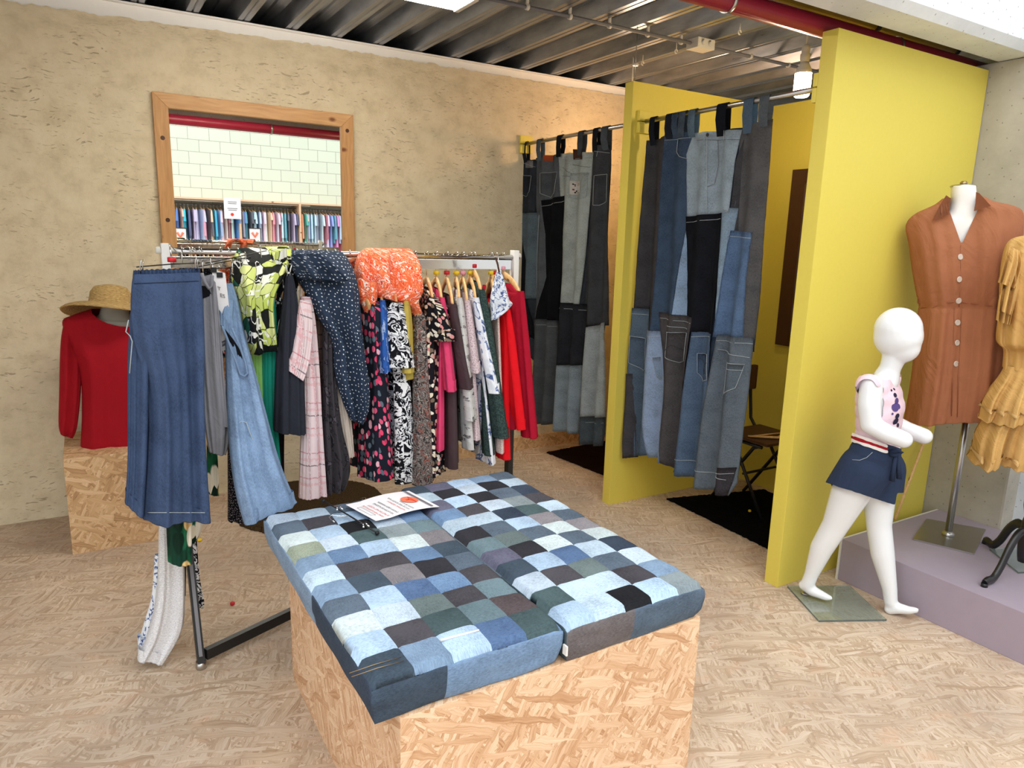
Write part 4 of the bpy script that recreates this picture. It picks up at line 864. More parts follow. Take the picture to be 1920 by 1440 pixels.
G('tee_shirt', 'magenta pink plain tee on the rack', 'tee shirt', 'magenta_cloth', 818, (829, 560), (826, 850), (847, 735), .02, ring='yellow', what='magenta tee', seed=10, sw=.045)
G('dress', 'black dress with cream flowers and ruffled sleeves', 'dress', 'cream_flower_cloth', 800, (812, 560), (815, 900), (832, 640), .04, ring=None, what='cream flowered dress', seed=11, sw=.05, fold=.5)
G('dress', 'grey dress with rust and black paisley swirls', 'dress', 'paisley_cloth', 778, (785, 590), (790, 912), None, .036, ring=None, what='paisley dress', seed=12, fold=.5)
G('blouse', 'thin mustard yellow blouse behind the black and white dress', 'blouse', 'mustard_cloth', 757, (762, 566), (768, 715), (766, 700), .02, ring=None, what='mustard blouse', seed=13)
G('dress', 'long black and white swirl patterned dress', 'dress', 'swirl_cloth', 728, (745, 570), (765, 912), (758, 690), .042, ring=None, what='black and white dress', seed=14, sw=.055, fold=.5)
G('blouse', 'blue tie dye blouse between petal dress and swirl dress', 'blouse', 'blue_tie_cloth', 708, (717, 565), (712, 830), (722, 700), .018, ring=None, what='blue blouse', seed=15)
G('dress', 'long black dress covered in pink petals', 'dress', 'petal_cloth', 688, (700, 566), (710, 905), None, .042, ring=None, what='petal dress', seed=16, fold=.55)
def D(name, label, cat, mat, Y, px, seed=1, fold=.35, freq=5, parent=None, nseg=56, hem=True, steps=6, capt=False, fine=.12, n=(0, -1, 0)):
    o = tube_cloth(name, drows((0, Y, 0), n, px), mat, parent, seed, fold, freq, nseg, steps, hem, capt, fine)
    return tag(o, label, cat) if label else o
def px_hanger(t_px, half, zt, what, ring=None, ang=0):
    t = onY(t_px, 480, RY).x; return wood_hanger(t, (t+.012, RY-half, zt), ring, what)
# garments on the left half of the rack
D('blouse', 'long cream blouse edge beside the leopard print dress', 'blouse', 'beige_cloth', 2.72, [(622, 600, 640, 600, .018), (626, 700, 642, 700, .018), (634, 780, 656, 780, .02), (646, 858, 663, 855, .022)], 21); px_hanger(655, .2, 1.33, 'cream blouse')
D('dress', 'long dark grey leopard print dress', 'dress', 'leopard_cloth', 2.70, [(606, 590, 628, 590, .02), (605, 690, 628, 690, .024), (604, 790, 638, 790, .03), (606, 870, 654, 870, .035), (609, 925, 645, 915, .035)], 22, .45); px_hanger(628, .2, 1.34, 'leopard dress')
D('shirt', 'brown and rust fine checked shirt beside the pink plaid one', 'shirt', 'brown_check_cloth', 2.76, [(588, 570, 616, 575, .02), (588, 640, 618, 640, .022), (590, 740, 612, 740, .022), (594, 800, 606, 800, .02)], 23); px_hanger(612, .2, 1.33, 'brown checked shirt')
D('dress', 'charcoal checked dress seen as a narrow strip beside the pink plaid shirt', 'dress', 'charcoal_cloth', 2.80, [(572, 540, 600, 545, .02), (574, 640, 604, 640, .022), (586, 800, 606, 800, .022), (592, 905, 614, 905, .022)], 24); px_hanger(597, .2, 1.34, 'charcoal dress')
pk = D('shirt_dress', 'long pale pink plaid shirt dress with wide short sleeve', 'dress', 'pink_plaid_cloth', 2.69, [(563, 556, 582, 556, .015), (562, 600, 590, 600, .03), (566, 700, 598, 700, .034), (565, 800, 603, 800, .036), (562, 934, 611, 926, .038)], 25, .3)
D('sleeve', None, None, 'pink_plaid_cloth', 2.64, [(562, 562, 582, 566, .012), (556, 600, 585, 612, .022), (548, 650, 580, 668, .024), (539, 694, 567, 714, .026)], 26, .2, 3, pk); px_hanger(567, .2, 1.37, 'pink plaid dress')
D('trousers', 'black trousers hanging behind the black skirt', 'trousers', 'black_cloth', 2.95, [(508, 560, 535, 560, .02), (512, 700, 535, 700, .02), (516, 850, 532, 850, .02), (518, 930, 533, 930, .02)], 27, .2)
bs = D('skirt', 'plain charcoal skirt gathered up in a clip', 'skirt', 'charcoal_cloth', 2.67, [(538, 512, 547, 512, .012), (534, 535, 553, 535, .02), (527, 590, 561, 590, .032), (520, 660, 566, 660, .04), (514, 808, 573, 812, .045)], 28, .35, 3)
a = onY(541, 512, 2.66)
for s_ in (-1, 1): tube('clip', [a+Vector((s_*.004, 0, -.015)), a+Vector((s_*.006, -.004, .01)), a+Vector((s_*.012, -.006, .035))], .003, 'chrome', bs, 6)
tube('clip_spring', [a+Vector((-.007, -.006, 0)), a+Vector((.007, -.006, 0))], .004, 'chrome', bs, 8)
D('top', 'black top with white flowers behind the charcoal skirt', 'top', 'white_flower_cloth', 2.76, [(517, 486, 552, 486, .02), (512, 520, 560, 520, .03), (508, 600, 545, 600, .03), (510, 800, 540, 800, .03)], 29); px_hanger(545, .2, 1.4, 'black flowered top'); px_hanger(556, .21, 1.33, 'charcoal skirt')
D('cardigan', 'teal green long plain cardigan', 'cardigan', 'teal_cloth', 2.73, [(497, 548, 514, 548, .018), (492, 600, 518, 600, .022), (490, 700, 518, 700, .026), (494, 800, 520, 800, .026), (508, 890, 528, 895, .022)], 30, .3); px_hanger(503, .17, 1.37, 'teal cardigan')
D('trousers', 'light green trousers between denim dress and teal cardigan', 'trousers', 'green_cloth', 2.74, [(470, 600, 498, 600, .02), (473, 700, 499, 700, .02), (480, 790, 500, 790, .02), (486, 850, 500, 850, .018)], 31, .5, 3); px_hanger(488, .17, 1.37, 'green trousers')
D('dress', 'long black sparkling dress behind the denim dress', 'dress', 'black_spark_cloth', 2.83, [(432, 500, 452, 500, .02), (428, 600, 465, 600, .03), (427, 800, 470, 800, .03), (427, 975, 472, 978, .03)], 32); px_hanger(446, .18, 1.4, 'black sparkling dress')
# sleeveless denim dress dragged onto the bench
dd = D('denim_dress', 'light blue sleeveless denim dress trailing onto the patchwork cushion', 'dress', 'light_denim', 2.72, [(424, 531, 436, 531, .012, .0), (423, 560, 447, 565, .02, .02), (423, 620, 460, 630, .03, .06), (424, 700, 479, 700, .04, .10), (427, 790, 503, 790, .05, .14), (432, 870, 524, 860, .055, .18), (442, 930, 545, 915, .05, .215, .20), (458, 982, 556, 942, .03, .235, .215)], 33, .4, 3)
D('cap_sleeve', None, None, 'light_denim', 2.68, [(422, 560, 438, 562, .012), (416, 590, 436, 600, .016, .02), (411, 606, 434, 640, .018, .04)], 34, .2, 2, dd)
D('armhole', None, None, 'dark_lining', 2.62, [(418, 613, 426, 622, .004), (425, 628, 440, 640, .01), (436, 655, 452, 662, .01), (450, 700, 462, 700, .006)], 35, .1, 2, dd, hem=False)  # near-black strip stands in for the shade inside the arm opening
pts = [onY(x, y, 2.575) for x, y in ((417, 612), (428, 640), (440, 672), (450, 702), (458, 706), (464, 700), (460, 680), (448, 645), (434, 615))]; tube('armhole_seam', pts, .004, 'light_denim', dd, 6)
pts = [onY(x, y, 2.53) for x, y in ((446, 795), (452, 790), (462, 792), (470, 815), (482, 845), (488, 862))]; tube('pocket_seam', pts, .0018, 'seam_thread', dd, 5)
pts = [onY(x, y, 2.53) for x, y in ((468, 918), (485, 912), (505, 898), (514, 893))]; tube('knee_seam', pts, .0015, 'dark_denim', dd, 5)
px_hanger(428, .20, 1.42, 'light denim dress')
# info card among the clothes
cp = [onY(x, y, 2.66) for x, y in ((397, 504), (422, 512), (431, 653), (408, 662))]
bm = newbm(); pv = None
for i in range(9):
    t = i/8; A = cp[0].lerp(cp[3], t); B = cp[1].lerp(cp[2], t); bl = .006*math.sin(t*PI)
    r = [bm.verts.new(A.lerp(B, j/4)+Vector((bl*(1 if j == 4 else .5), 0, 0))) for j in range(5)]
    if pv:
        for j in range(4): bm.faces.new((pv[j], r[j], r[j+1], pv[j+1]))
    pv = r
boxuv(bm); card = tag(obj('info_card', bm, 'paper'), 'grey white card with black letters between grey shirt and denim dress', 'card')
def cpt(s_, t_): A = cp[0].lerp(cp[3], t_); B = cp[1].lerp(cp[2], t_); return A.lerp(B, s_)+Vector((.004*math.sin(t_*PI), -.0025, 0))
cd_ = cp[1]-cp[0]
for tx, s_, t_, sz, mt in (('T', .28, .22, .018, 'grey_ink'), ('ES', .42, .30, .018, 'grey_ink')): text_obj('card_text', tx, sz, cpt(s_, t_), cp[1]-cp[0], cp[0]-cp[3], mt, card)
bm = newbm(); bm.faces.new([bm.verts.new(cpt(a, b)) for a, b in ((0.02, .95), (.98, .93), (.98, .86), (.02, .88))]); obj('card_band', bm, 'grey_ink', card)
text_obj('card_text', 'K CORONA', .0075, cpt(.08, .91)+Vector((0, -.001, 0)), cp[2]-cp[3]+Vector((0, 0, .002)), cp[0]-cp[3], 'paper', card)
bm = newbm(); bm.faces.new([bm.verts.new(cpt(a, b)) for a, b in ((0.02, .66), (.14, .69), (.18, .74), (.14, .79), (.02, .82))]); obj('card_disc', bm, 'orange_disc', card)
for s_, t_ in ((.12, -.0), (.55, .04)): q = cpt(s_, t_); box('clip_pad', (q.x-.010, q.y-.004, q.z-.011), (q.x+.010, q.y+.001, q.z+.007), 'black_rubber', card, .002)
# grey shirt
gs = D('shirt', 'plain grey shirt with open collar behind the denim culottes', 'shirt', 'grey_cloth', 2.62, [(378, 520, 398, 514, .015), (374, 545, 406, 550, .022), (373, 620, 412, 620, .028), (376, 700, 420, 715, .03), (382, 790, 432, 800, .032), (392, 846, 424, 852, .03)], 36, .35, 3)
D('collar', None, None, 'dark_lining', 2.60, [(377, 536, 386, 536, .004), (377, 550, 396, 548, .008), (380, 560, 400, 552, .004)], 37, .1, 2, gs, hem=False); tube('collar_edge', [onY(x, y, 2.575) for x, y in ((378, 512), (384, 530), (392, 541), (397, 536), (398, 516))], .006, 'grey_cloth', gs, 8)  # the near-black piece paints the shade inside the open neck
D('sleeve', None, None, 'grey_cloth', 2.60, [(396, 520, 404, 530, .01), (398, 600, 412, 600, .016), (402, 700, 420, 700, .016), (408, 800, 430, 800, .016)], 38, .2, 2, gs)
# denim culottes on the front clip hanger
cu_ = D('denim_culottes', 'dark blue wide denim culottes hanging at the left end of the rack', 'trousers', 'blue_denim', 2.48, [(251, 514, 375, 510, .026), (247, 530, 377, 527, .034), (246, 580, 379, 575, .042), (252, 640, 381, 640, .048), (268, 700, 382, 700, .05), (276, 780, 383, 780, .052), (275, 870, 386, 870, .055), (270, 974, 391, 972, .058)], 42, .6, 2.9, None, 110, fine=.10, steps=7)
D('leg', None, None, 'blue_denim', 2.52, [(250, 516, 300, 514, .024), (246, 560, 305, 560, .034), (241, 640, 305, 640, .040), (240, 700, 300, 700, .042), (239, 780, 298, 780, .045), (238, 870, 294, 870, .048), (234, 942, 288, 972, .05)], 41, .5, 3, cu_, 64)
rows = drows((0, 2.5, 0), (0, -1, 0), [(250, 507, 375, 503, .020), (249, 516, 375.5, 513, .027), (248, 528, 376, 525, .029)]); bm = newbm(); R_ = cr_interp(rows, 3); rings = []
for i, r in enumerate(R_):
    c = Vector(r[:3]); h = Vector(r[3:6]); ring = []
    for k in range(240):
        a = 2*PI*k/240; p = Vector((h.y, -h.x, 0)).normalized(); g_ = 1+.30*math.sin(k*1.25+i*.4); ring.append(c+h*math.cos(a)*1.0+p*math.sin(a)*r[6]*g_+Vector((0, 0, .0015*math.sin(k*.9) if i == 0 else 0)))
    rings.append(ring)
add_rings(bm, rings); obj('waistband', bm, 'blue_denim', cu_)
stitch('side_seam', [onY(x, y, 2.47) for x, y in ((241, 600), (236, 622), (244, 630), (248, 640), (243, 700))], .0018, 'seam_thread', cu_)
stitch('waist_seam', [q_[0] for q_ in [hit(cu_, 252+k*6, 532-k*.25, .001) for k in range(21)] if q_], .0014, 'dark_denim', cu_)
stitch('hem_seam', [q_[0] for q_ in [hit(cu_, 276+k*6, 961, .001) for k in range(19)] if q_], .0012, 'seam_thread', cu_)
t0 = onY(340, 470, RY)
hg_ = empty('clip_hanger', (t0.x, RY, 1.527), 'thin wire clip hanger with red ring holding the dark denim culottes', 'hanger')
pa, pb = onY(256, 508, 2.50), onY(376, 500, 2.50); mid = pa.lerp(pb, .55)
tube('bar', [pa+Vector((0, 0, .012)), mid+Vector((0, 0, .014)), pb+Vector((0, 0, .012))], .0022, 'black_metal', hg_, 6)
tube('hook', [mid+Vector((0, .0, .014)), mid+Vector((0, .02, .05)), mid+Vector((.01, .15, .075)), Vector((t0.x, RY-.03, 1.50)), Vector((t0.x, RY-.022, 1.535)), Vector((t0.x, RY, 1.547)), Vector((t0.x, RY+.02, 1.535)), Vector((t0.x, RY+.022, 1.515))], .002, 'chrome', hg_, 6)
lathe('size_ring', [(.009, -.008), (.013, -.007), (.013, .007), (.009, .008)], mid+Vector((0, 0, .028)), 'ring_red', hg_, 12)
for x, y in ((263, 505), (366, 500)):
    a = onY(x, y, 2.47); bm = newbm(); add_tube(bm, [a+Vector((0, 0, -.012)), a+Vector((0, -.004, .012)), a+Vector((.004, -.006, .03))], .0045, 8, True, .4); add_tube(bm, [a+Vector((.008, .02, -.012)), a+Vector((.008, .012, .012)), a+Vector((.012, .016, .03))], .004, 8, True, .4); obj('clip', bm, 'chrome', hg_)
# bare clip hangers bunched at the left of the rail
for i, (hx, x0_, y0_, x1_, y1_, lab) in enumerate(((352, 330, 484, 462, 484, 'bare wire clip hanger nearest the white post, level across the rail'), (360, 372, 500, 470, 482, 'bare wire clip hanger sloping down left beside the grey shirt'), (374, 385, 494, 500, 470, 'bare wire clip hanger reaching behind the lime shirt'), (415, 395, 505, 440, 500, 'short bare wire clip hanger above the info card'))):
    tx = onY(hx, 470, RY).x; o = empty('clip_hanger', (tx, RY, 1.527), lab, 'hanger', 'garment hangers on the rack'); Yb = 2.78-.02*i
    a, b = onY(x0_, y0_, Yb), onY(x1_, y1_, Yb); mm = a.lerp(b, .3); tube('bar', [a, b], .002, 'black_metal', o, 6)
    hp = hook_pts(tx, ang=.3*i-.4); tube('hook', [mm, mm.lerp(hp[1], .6)]+hp[1:], .002, 'chrome', o, 6)
    for f in (.08, .9):
        q = a.lerp(b, f); bm = newbm(); add_tube(bm, [q+Vector((0, -.004, .02)), q+Vector((0, -.002, 0)), q+Vector((0, -.006, -.02))], .004, 8, True, .5); add_tube(bm, [q+Vector((0, .010, .02)), q+Vector((0, .003, 0)), q+Vector((0, .006, -.02))], .004, 8, True, .5); obj('clip', bm, 'chrome', o)
# lotus tunic and white knit below the culottes
lt = D('tunic', 'dark green tunic with white lotus flowers hanging below the denim culottes', 'tunic', 'lotus_cloth', 2.57, [(325, 560, 360, 560, .03), (318, 700, 364, 700, .035), (313, 850, 362, 850, .035), (311, 970, 361, 970, .032), (315, 1053, 358, 1056, .03)], 43, .2, 2)
D('side_panel', None, None, 'lotus_cloth', 2.78, [(350, 800, 374, 800, .02), (352, 930, 378, 930, .022), (352, 985, 379, 985, .022), (352, 1018, 366, 1016, .018)], 44, .2, 2, lt)
D('scarf', 'narrow green lotus flower scarf hanging below the grey shirt', 'scarf', 'lotus_cloth', 2.74, [(380, 700, 400, 700, .014), (386, 800, 404, 800, .015), (388, 860, 408, 860, .016), (390, 925, 411, 929, .016)], 45, .2, 2)
D('knit_scarf', 'long white knitted scarf trailing down to the floor by the rack foot', 'scarf', 'white_knit_cloth', 2.70, [(300, 900, 340, 900, .02), (298, 980, 338, 980, .022), (296, 1060, 346, 1060, .026), (292, 1130, 346, 1125, .03), (278, 1190, 340, 1180, .03), (257, 1236, 308, 1240, .026)], 46, .45, 3)
D('printed_scarf', 'blue and white printed scarf end showing left of the knitted scarf', 'scarf', 'blue_print_cloth', 2.78, [(290, 1040, 305, 1040, .012), (284, 1120, 300, 1120, .014), (270, 1170, 292, 1170, .018), (258, 1212, 282, 1216, .018)], 47, .4, 3)
D('printed_scarf', 'black and white patterned scarf end behind the rack leg', 'scarf', 'swirl_cloth', 2.98, [(358, 1000, 368, 1000, .010), (360, 1080, 374, 1080, .014), (364, 1122, 382, 1122, .02), (369, 1138, 381, 1138, .016)], 48, .3, 2)
# clothes thrown over the rail
ls = D('patterned_shirt', 'lime black and white patterned shirt thrown over the rail', 'shirt', 'lime_print_cloth', 2.90, [(462, 474, 534, 470, .012, -.02), (450, 465, 540, 461, .028, .02), (438, 484, 546, 480, .05, .08), (436, 520, 534, 508, .06, .15), (448, 556, 512, 556, .055, .20), (456, 600, 512, 600, .05, .22), (460, 640, 519, 640, .045, .22), (472, 664, 521, 655, .03, .21)], 50, .5, 3, None, 72, steps=8, capt=True)
D('collar_flap', None, None, 'lime_print_cloth', 2.90, [(508, 466, 546, 466, .02, .06), (508, 485, 546, 482, .03, .12), (515, 500, 540, 490, .012, .15)], 51, .3, 2, ls)
nd = D('dotted_blouse', 'navy blouse with white dots thrown over the rail and hanging down', 'blouse', 'navy_dotted_cloth', 2.90, [(556, 476, 620, 478, .012, -.02), (546, 468, 636, 470, .028, .015), (546, 480, 654, 492, .05, .08), (552, 512, 668, 532, .06, .15), (574, 552, 675, 580, .05, .2), (596, 596, 679, 620, .045, .22), (622, 640, 683, 660, .042, .23), (628, 700, 690, 710, .04, .23), (642, 750, 692, 760, .038, .22), (656, 786, 680, 794, .03, .21)], 52, .5, 3, None, 80, steps=8, capt=True)
D('sleeve', None, None, 'navy_dotted_cloth', 2.66, [(548, 478, 600, 476, .03), (549, 500, 625, 498, .04), (556, 518, 650, 522, .035), (570, 524, 640, 527, .015)], 53, .8, 3, nd)
os_ = D('orange_blouse', 'orange and white patterned blouse bundled over the rail', 'blouse', 'orange_print_cloth', 2.90, [(712, 478, 755, 480, .015, -.03), (694, 465, 768, 466, .04, .01), (676, 476, 788, 490, .07, .06), (667, 505, 795, 522, .075, .10), (671, 530, 798, 545, .07, .12), (684, 552, 790, 566, .055, .13), (735, 560, 792, 590, .04, .14), (755, 572, 782, 602, .02, .14)], 54, .85, 4.5, None, 80, steps=8, capt=True)
D('sleeve', None, None, 'orange_print_cloth', 2.74, [(668, 520, 706, 530, .03), (671, 548, 708, 548, .03), (680, 575, 706, 575, .024), (690, 598, 704, 594, .016)], 55, .4, 2, os_)
D('sash', 'orange sash end behind the wooden hanger near the lime shirt', 'sash', 'orange_print_cloth', 3.0, [(402, 486, 424, 486, .012), (412, 505, 432, 505, .014), (424, 545, 436, 548, .012)], 56, .3, 2)
cs = D('clipped_top', 'white top with dark blue print dangling from a clip at the rail end', 'top', 'blue_print_cloth', 2.70, [(933, 505, 938, 505, .01), (926, 530, 946, 530, .02), (918, 565, 955, 560, .026), (920, 590, 960, 572, .022), (920, 602, 930, 596, .01)], 57, .6, 3)
a = onY(936, 505, 2.68); tube('clip', [a+Vector((-.02, 0, .05)), a+Vector((-.008, 0, .02)), a+Vector((0, 0, -.012))], .004, 'brown_leather', cs, 8); tube('clip', [a+Vector((.002, .01, .05)), a+Vector((.0, .01, .02)), a+Vector((.004, .01, -.012))], .003, 'chrome', cs, 8)
# loose hangers on the floor behind the bench
for i, (x, y, rz, lab) in enumerate(((1.30, 3.62, .3, 'pale wooden hanger on the floor behind the bench, topmost of the pile'), (1.26, 3.68, -.2, 'pale wooden hanger on the floor behind the bench, under the others'), (1.36, 3.70, .8, 'pale wooden hanger on the floor behind the bench, farthest right'), (1.02, 3.55, 1.2, 'pale wooden hanger on the floor below the leopard dress'))):
    z = .03+.03*(3-i) if i < 3 else .05; o = empty('wooden_hanger', (x, y, 0 if i == 1 else z), lab, 'hanger', 'loose hangers on the floor')
    c, s_ = math.cos(rz), math.sin(rz); P_ = [(-.2, -.05), (-.1, .0), (0, .025), (.1, .0), (.2, -.05)]
    pts = [Vector((x+a*c-b*s_, y+a*s_+b*c, z+.01)) for a, b in P_]; tube('arms', [Vector(p) for p in cr_interp([tuple(p) for p in pts], 3)], .013, 'beech_wood', o, 10, True, .55)
    tube('bar', [pts[0], pts[-1]], .005, 'beech_wood', o, 8); tube('hook', [pts[2], pts[2]+Vector((-s_*.04, c*.04, 0)), pts[2]+Vector((-s_*.07+.015, c*.07, .0)), pts[2]+Vector((-s_*.08, c*.08, .0))], .002, 'chrome', o, 6)
# ------------------------------------------------------------------ figures
def inpoly(x, y, P):
    c = False
    for i in range(len(P)):
        (x1, y1), (x2, y2) = P[i], P[i-1]
        if (y1 > y) != (y2 > y) and x < (x2-x1)*(y-y1)/(y2-y1)+x1: c = not c
    return c
def cut(o, poly, n):
    """open a neckline in the front of a garment, its edge following the outline"""
    bm = bmesh.new(); bm.from_mesh(o.data); n = Vector(n); c0 = sum((v.co for v in bm.verts), Vector())/len(bm.verts); dl = []
    for f in bm.faces:
        c = f.calc_center_median(); x, y = topx(c)
        if inpoly(x, y, poly) and (c-c0).dot(n) > -.02: dl.append(f)
    bmesh.ops.delete(bm, geom=dl, context='FACES')
    for v in [v for v in bm.verts if v.is_boundary and (v.co-c0).dot(n) > -.02]:
        x, y = topx(v.co); best = None
        for i in range(len(poly)):
            (x1, y1), (x2, y2) = poly[i-1], poly[i]; L2 = (x2-x1)**2+(y2-y1)**2; t = max(0, min(1, ((x-x1)*(x2-x1)+(y-y1)*(y2-y1))/L2)); qx, qy = x1+(x2-x1)*t, y1+(y2-y1)*t; d = math.hypot(qx-x, qy-y)
            if best is None or d < best[0]: best = (d, qx, qy)
        if best[0] < 11: v.co = onP(best[1], best[2], v.co, n)
    bm.to_mesh(o.data); bm.free()
def blob(name, caps, mat, parent=None, vox=.006, smooth=8, keep=None, grow=0):
    bm = bmesh.new(); bm.loops.layers.uv.new('UVMap')
    for a, b, ra, rb in caps:
        a, b = Vector(a), Vector(b); ra += grow; rb += grow; d = b-a; L = max(d.length, 1e-4); k = 6; pts = []; rr = []
        dn = d.normalized() if d.length > 1e-4 else Vector((0, 0, 1))
        for i in range(7): an = PI/2*(1-i/6); pts.append(a-dn*ra*math.sin(an)); rr.append(max(ra*math.cos(an), .0015))
        for i in range(1, 6): pts.append(a.lerp(b, i/6)); rr.append(ra+(rb-ra)*i/6)
        for i in range(7): an = PI/2*(i/6); pts.append(b+dn*rb*math.sin(an)); rr.append(max(rb*math.cos(an), .0015))
        add_tube(bm, pts, rr, 20, True)
    me = bpy.data.meshes.new('t'); bm.to_mesh(me); bm.free(); o = bpy.data.objects.new('t', me); C.objects.link(o)
    r = o.modifiers.new('r', 'REMESH'); r.mode = 'VOXEL'; r.voxel_size = vox; r.use_smooth_shade = True; s_ = o.modifiers.new('s', 'SMOOTH'); s_.iterations = smooth; s_.factor = .5
    bpy.context.view_layer.update(); me2 = bpy.data.meshes.new_from_object(o.evaluated_get(bpy.context.evaluated_depsgraph_get())); bpy.data.objects.remove(o)
    bm = bmesh.new(); bm.from_mesh(me2); uv = bm.loops.layers.uv.verify()
    if keep: bmesh.ops.delete(bm, geom=[f for f in bm.faces if not keep(f.calc_center_median())], context='FACES'); bmesh.ops.delete(bm, geom=[v for v in bm.verts if not v.link_faces], context='VERTS')
    for it in range(8 if keep else 0):
        new = {}
        for v in bm.verts:
            if v.is_boundary:
                nb = [e.other_vert(v).co for e in v.link_edges if e.is_boundary]
                if len(nb) == 2: new[v] = v.co*.5+(nb[0]+nb[1])*.25
        for v, c_ in new.items(): v.co = c_
    for f in bm.faces:
        f.smooth = True; f.normal_update(); 
        for l in f.loops: l[uv].uv = (l.vert.co.x*1.3+l.vert.co.y*1.1, l.vert.co.z)
    me3 = bpy.data.meshes.new(name); bm.to_mesh(me3); bm.free(); return link(name, me3, mat, parent)
# child mannequin walking out of the shop
KO = Vector((2.9, 1.74, 0)); KL = Vector((-.925, -.38, 0)).normalized(); KH = Vector((.38, -.925, 0)).normalized()
def kp(x, y, lat=0): return onP(x, y, KO+KL*lat, KL)
def chain(pts): return [(kp(*pts[i][:3]), kp(*pts[i+1][:3]), pts[i][3], pts[i+1][3]) for i in range(len(pts)-1)]
def wide(x, y, hw, r, c=0): return (kp(x, y, 0)+KL*(c-hw), kp(x, y, 0)+KL*(c+hw), r, r)
head = [(kp(1684, 625), kp(1686, 630), .092, .092), (kp(1690, 638), kp(1693, 650), .084, .068), (kp(1684, 618), kp(1680, 632), .094, .088)]
neck = chain([(1680, 660, 0, .050), (1669, 690, 0, .042), (1660, 712, 0, .055)])
torso = [wide(1650, 722, .085, .050), wide(1648, 745, .055, .078), wide(1650, 765, .045, .084), wide(1648, 790, .040, .080), wide(1645, 820, .040, .080), wide(1640, 850, .048, .088), wide(1632, 875, .050, .092)]
armN = chain([(1634, 722, .125, .046), (1630, 760, .140, .046), (1632, 796, .145, .041), (1662, 812, .150, .038), (1694, 824, .15, .036)])
armF = chain([(1662, 722, -.125, .046), (1662, 760, -.14, .044), (1668, 790, -.145, .04), (1700, 806, -.14, .037), (1733, 818, -.13, .035)])
legN = chain([(1622, 880, .06, .085), (1594, 925, .064, .080), (1566, 985, .065, .056), (1541, 1027, .065, .050), (1521, 1078, .065, .031), (1514, 1096, .065, .030)])
footN = chain([(1506, 1097, .065, .022), (1522, 1107, .065, .026), (1548, 1119, .065, .018), (1556, 1121, .065, .013)])
legF = chain([(1650, 880, -.055, .082), (1648, 925, -.05, .070), (1648, 985, -.045, .053), (1655, 1040, -.042, .050), (1668, 1104, -.04, .032), (1670, 1128, -.04, .029)])
footF = chain([(1668, 1142, -.04, .024), (1682, 1140, -.04, .026), (1704, 1144, -.04, .019), (1718, 1144, -.04, .013)])
kid = blob('child_mannequin', head+neck+torso+armN+armF+legN+footN+legF+footF, 'white_gloss', None, .006, 10)
tag(kid, 'white glossy faceless child mannequin in pink top and navy shorts, walking', 'mannequin')
waistz = kp(1645, 822).z
def keep_top(c):
    x, y = topx(c); u = (c-KO).dot(KH); lt_ = (c-KO).dot(KL)
    if y > 838+(x-1645)*.12: return False
    if abs(lt_) > .128 and y > 700: return y < 726 and abs(lt_) < .17
    nz = kp(1655, 703).z
    return c.z < nz+.004+.35*abs(lt_)*0-.30*max(0, u-(kp(1655, 703)-KO).dot(KH)) 
top = blob('pink_top', torso+[(kp(1640, 716)+KL*.10, kp(1640, 716)+KL*.135, .05, .045), (kp(1655, 716)-KL*.10, kp(1655, 716)-KL*.135, .05, .045)], 'rose_cloth', kid, .006, 6, keep_top, .007)
top['label'] = 'pale pink sleeveless top'
wn_ = Vector((0, 0, 1))
def keep_sh(c):
    x, y = topx(c); lt_ = (c-KO).dot(KL)
    if y < 826+(x-1640)*.30: return False
    if lt_ > 0.005: return y < 907+(x-1556)*.33
    return y < 924
shorts = blob('navy_shorts', torso[-3:]+[(a, b, ra+.014, rb+.020) for a, b, ra, rb in legN[:2]]+[(a, b, ra+.012, rb+.016) for a, b, ra, rb in legF[:2]], 'navy_cloth', kid, .006, 5, keep_sh, .010)
shorts['label'] = 'dark navy shorts'
for c, a, b in (('waist_white', 0, 6), ('waist_red', 6, 10), ('waist_white', 10, 16)):
    blob('waistband_stripe', torso[-4:], c, shorts, .005, 5, lambda p_, a=a, b=b: a <= topx(p_)[1]-(811+(topx(p_)[0]-1597)*.34) < b+1.2 and topx(p_)[0] < 1666, .016+.001*(a == 6))
h_ = hit(shorts, 1672, 856) or (kp(1680, 852, .08), KL)
tube('belt_bow', [kp(1668, 848, .10), kp(1680, 845, .11), kp(1690, 848, .08), kp(1680, 853, .11), kp(1668, 852, .10)], .010, 'navy_cloth', shorts, 8)
for a, b in (((1680, 850), (1672, 902)), ((1684, 850), (1686, 898))):
    tube('belt_tail', [kp(a[0], a[1], .105), kp((a[0]+b[0])/2, (a[1]+b[1])/2, .115), kp(b[0], b[1], .11)], [.008, .011, .013], 'navy_cloth', shorts, 8, True, .35)
plain('violet_print', '54457A', .8, 0, .1); plain('dark_print', '2E2A40', .8, 0, .1)
for x, y, r, c in ((1678, 741, .010, 'dark_print'), (1681, 752, .014, 'violet_print'), (1678, 764, .018, 'violet_print'), (1684, 762, .012, 'violet_print'), (1682, 780, .012, 'dark_print'), (1679, 790, .016, 'dark_print'), (1683, 797, .009, 'dark_print'), (1671, 732, .005, 'dark_print'), (1676, 730, .006, 'dark_print'), (1673, 776, .005, 'violet_print')):
    q = hit(top, x, y, .0015)
    if q: lathe('shirt_print', [(r, 0), (r*.95, .0008)], q[0], c, top, 16, q[1])
q = [hit(shorts, x, y, .001) for x, y in ((1598, 862), (1612, 863), (1625, 858), (1636, 848))]
if all(q): stitch('pocket_seam', [a[0] for a in q], .0013, 'seam_thread', shorts)
gl = [onZ(*p) for p in ((1476, 1102), (1535, 1167), (1662, 1165), (1593, 1101))]
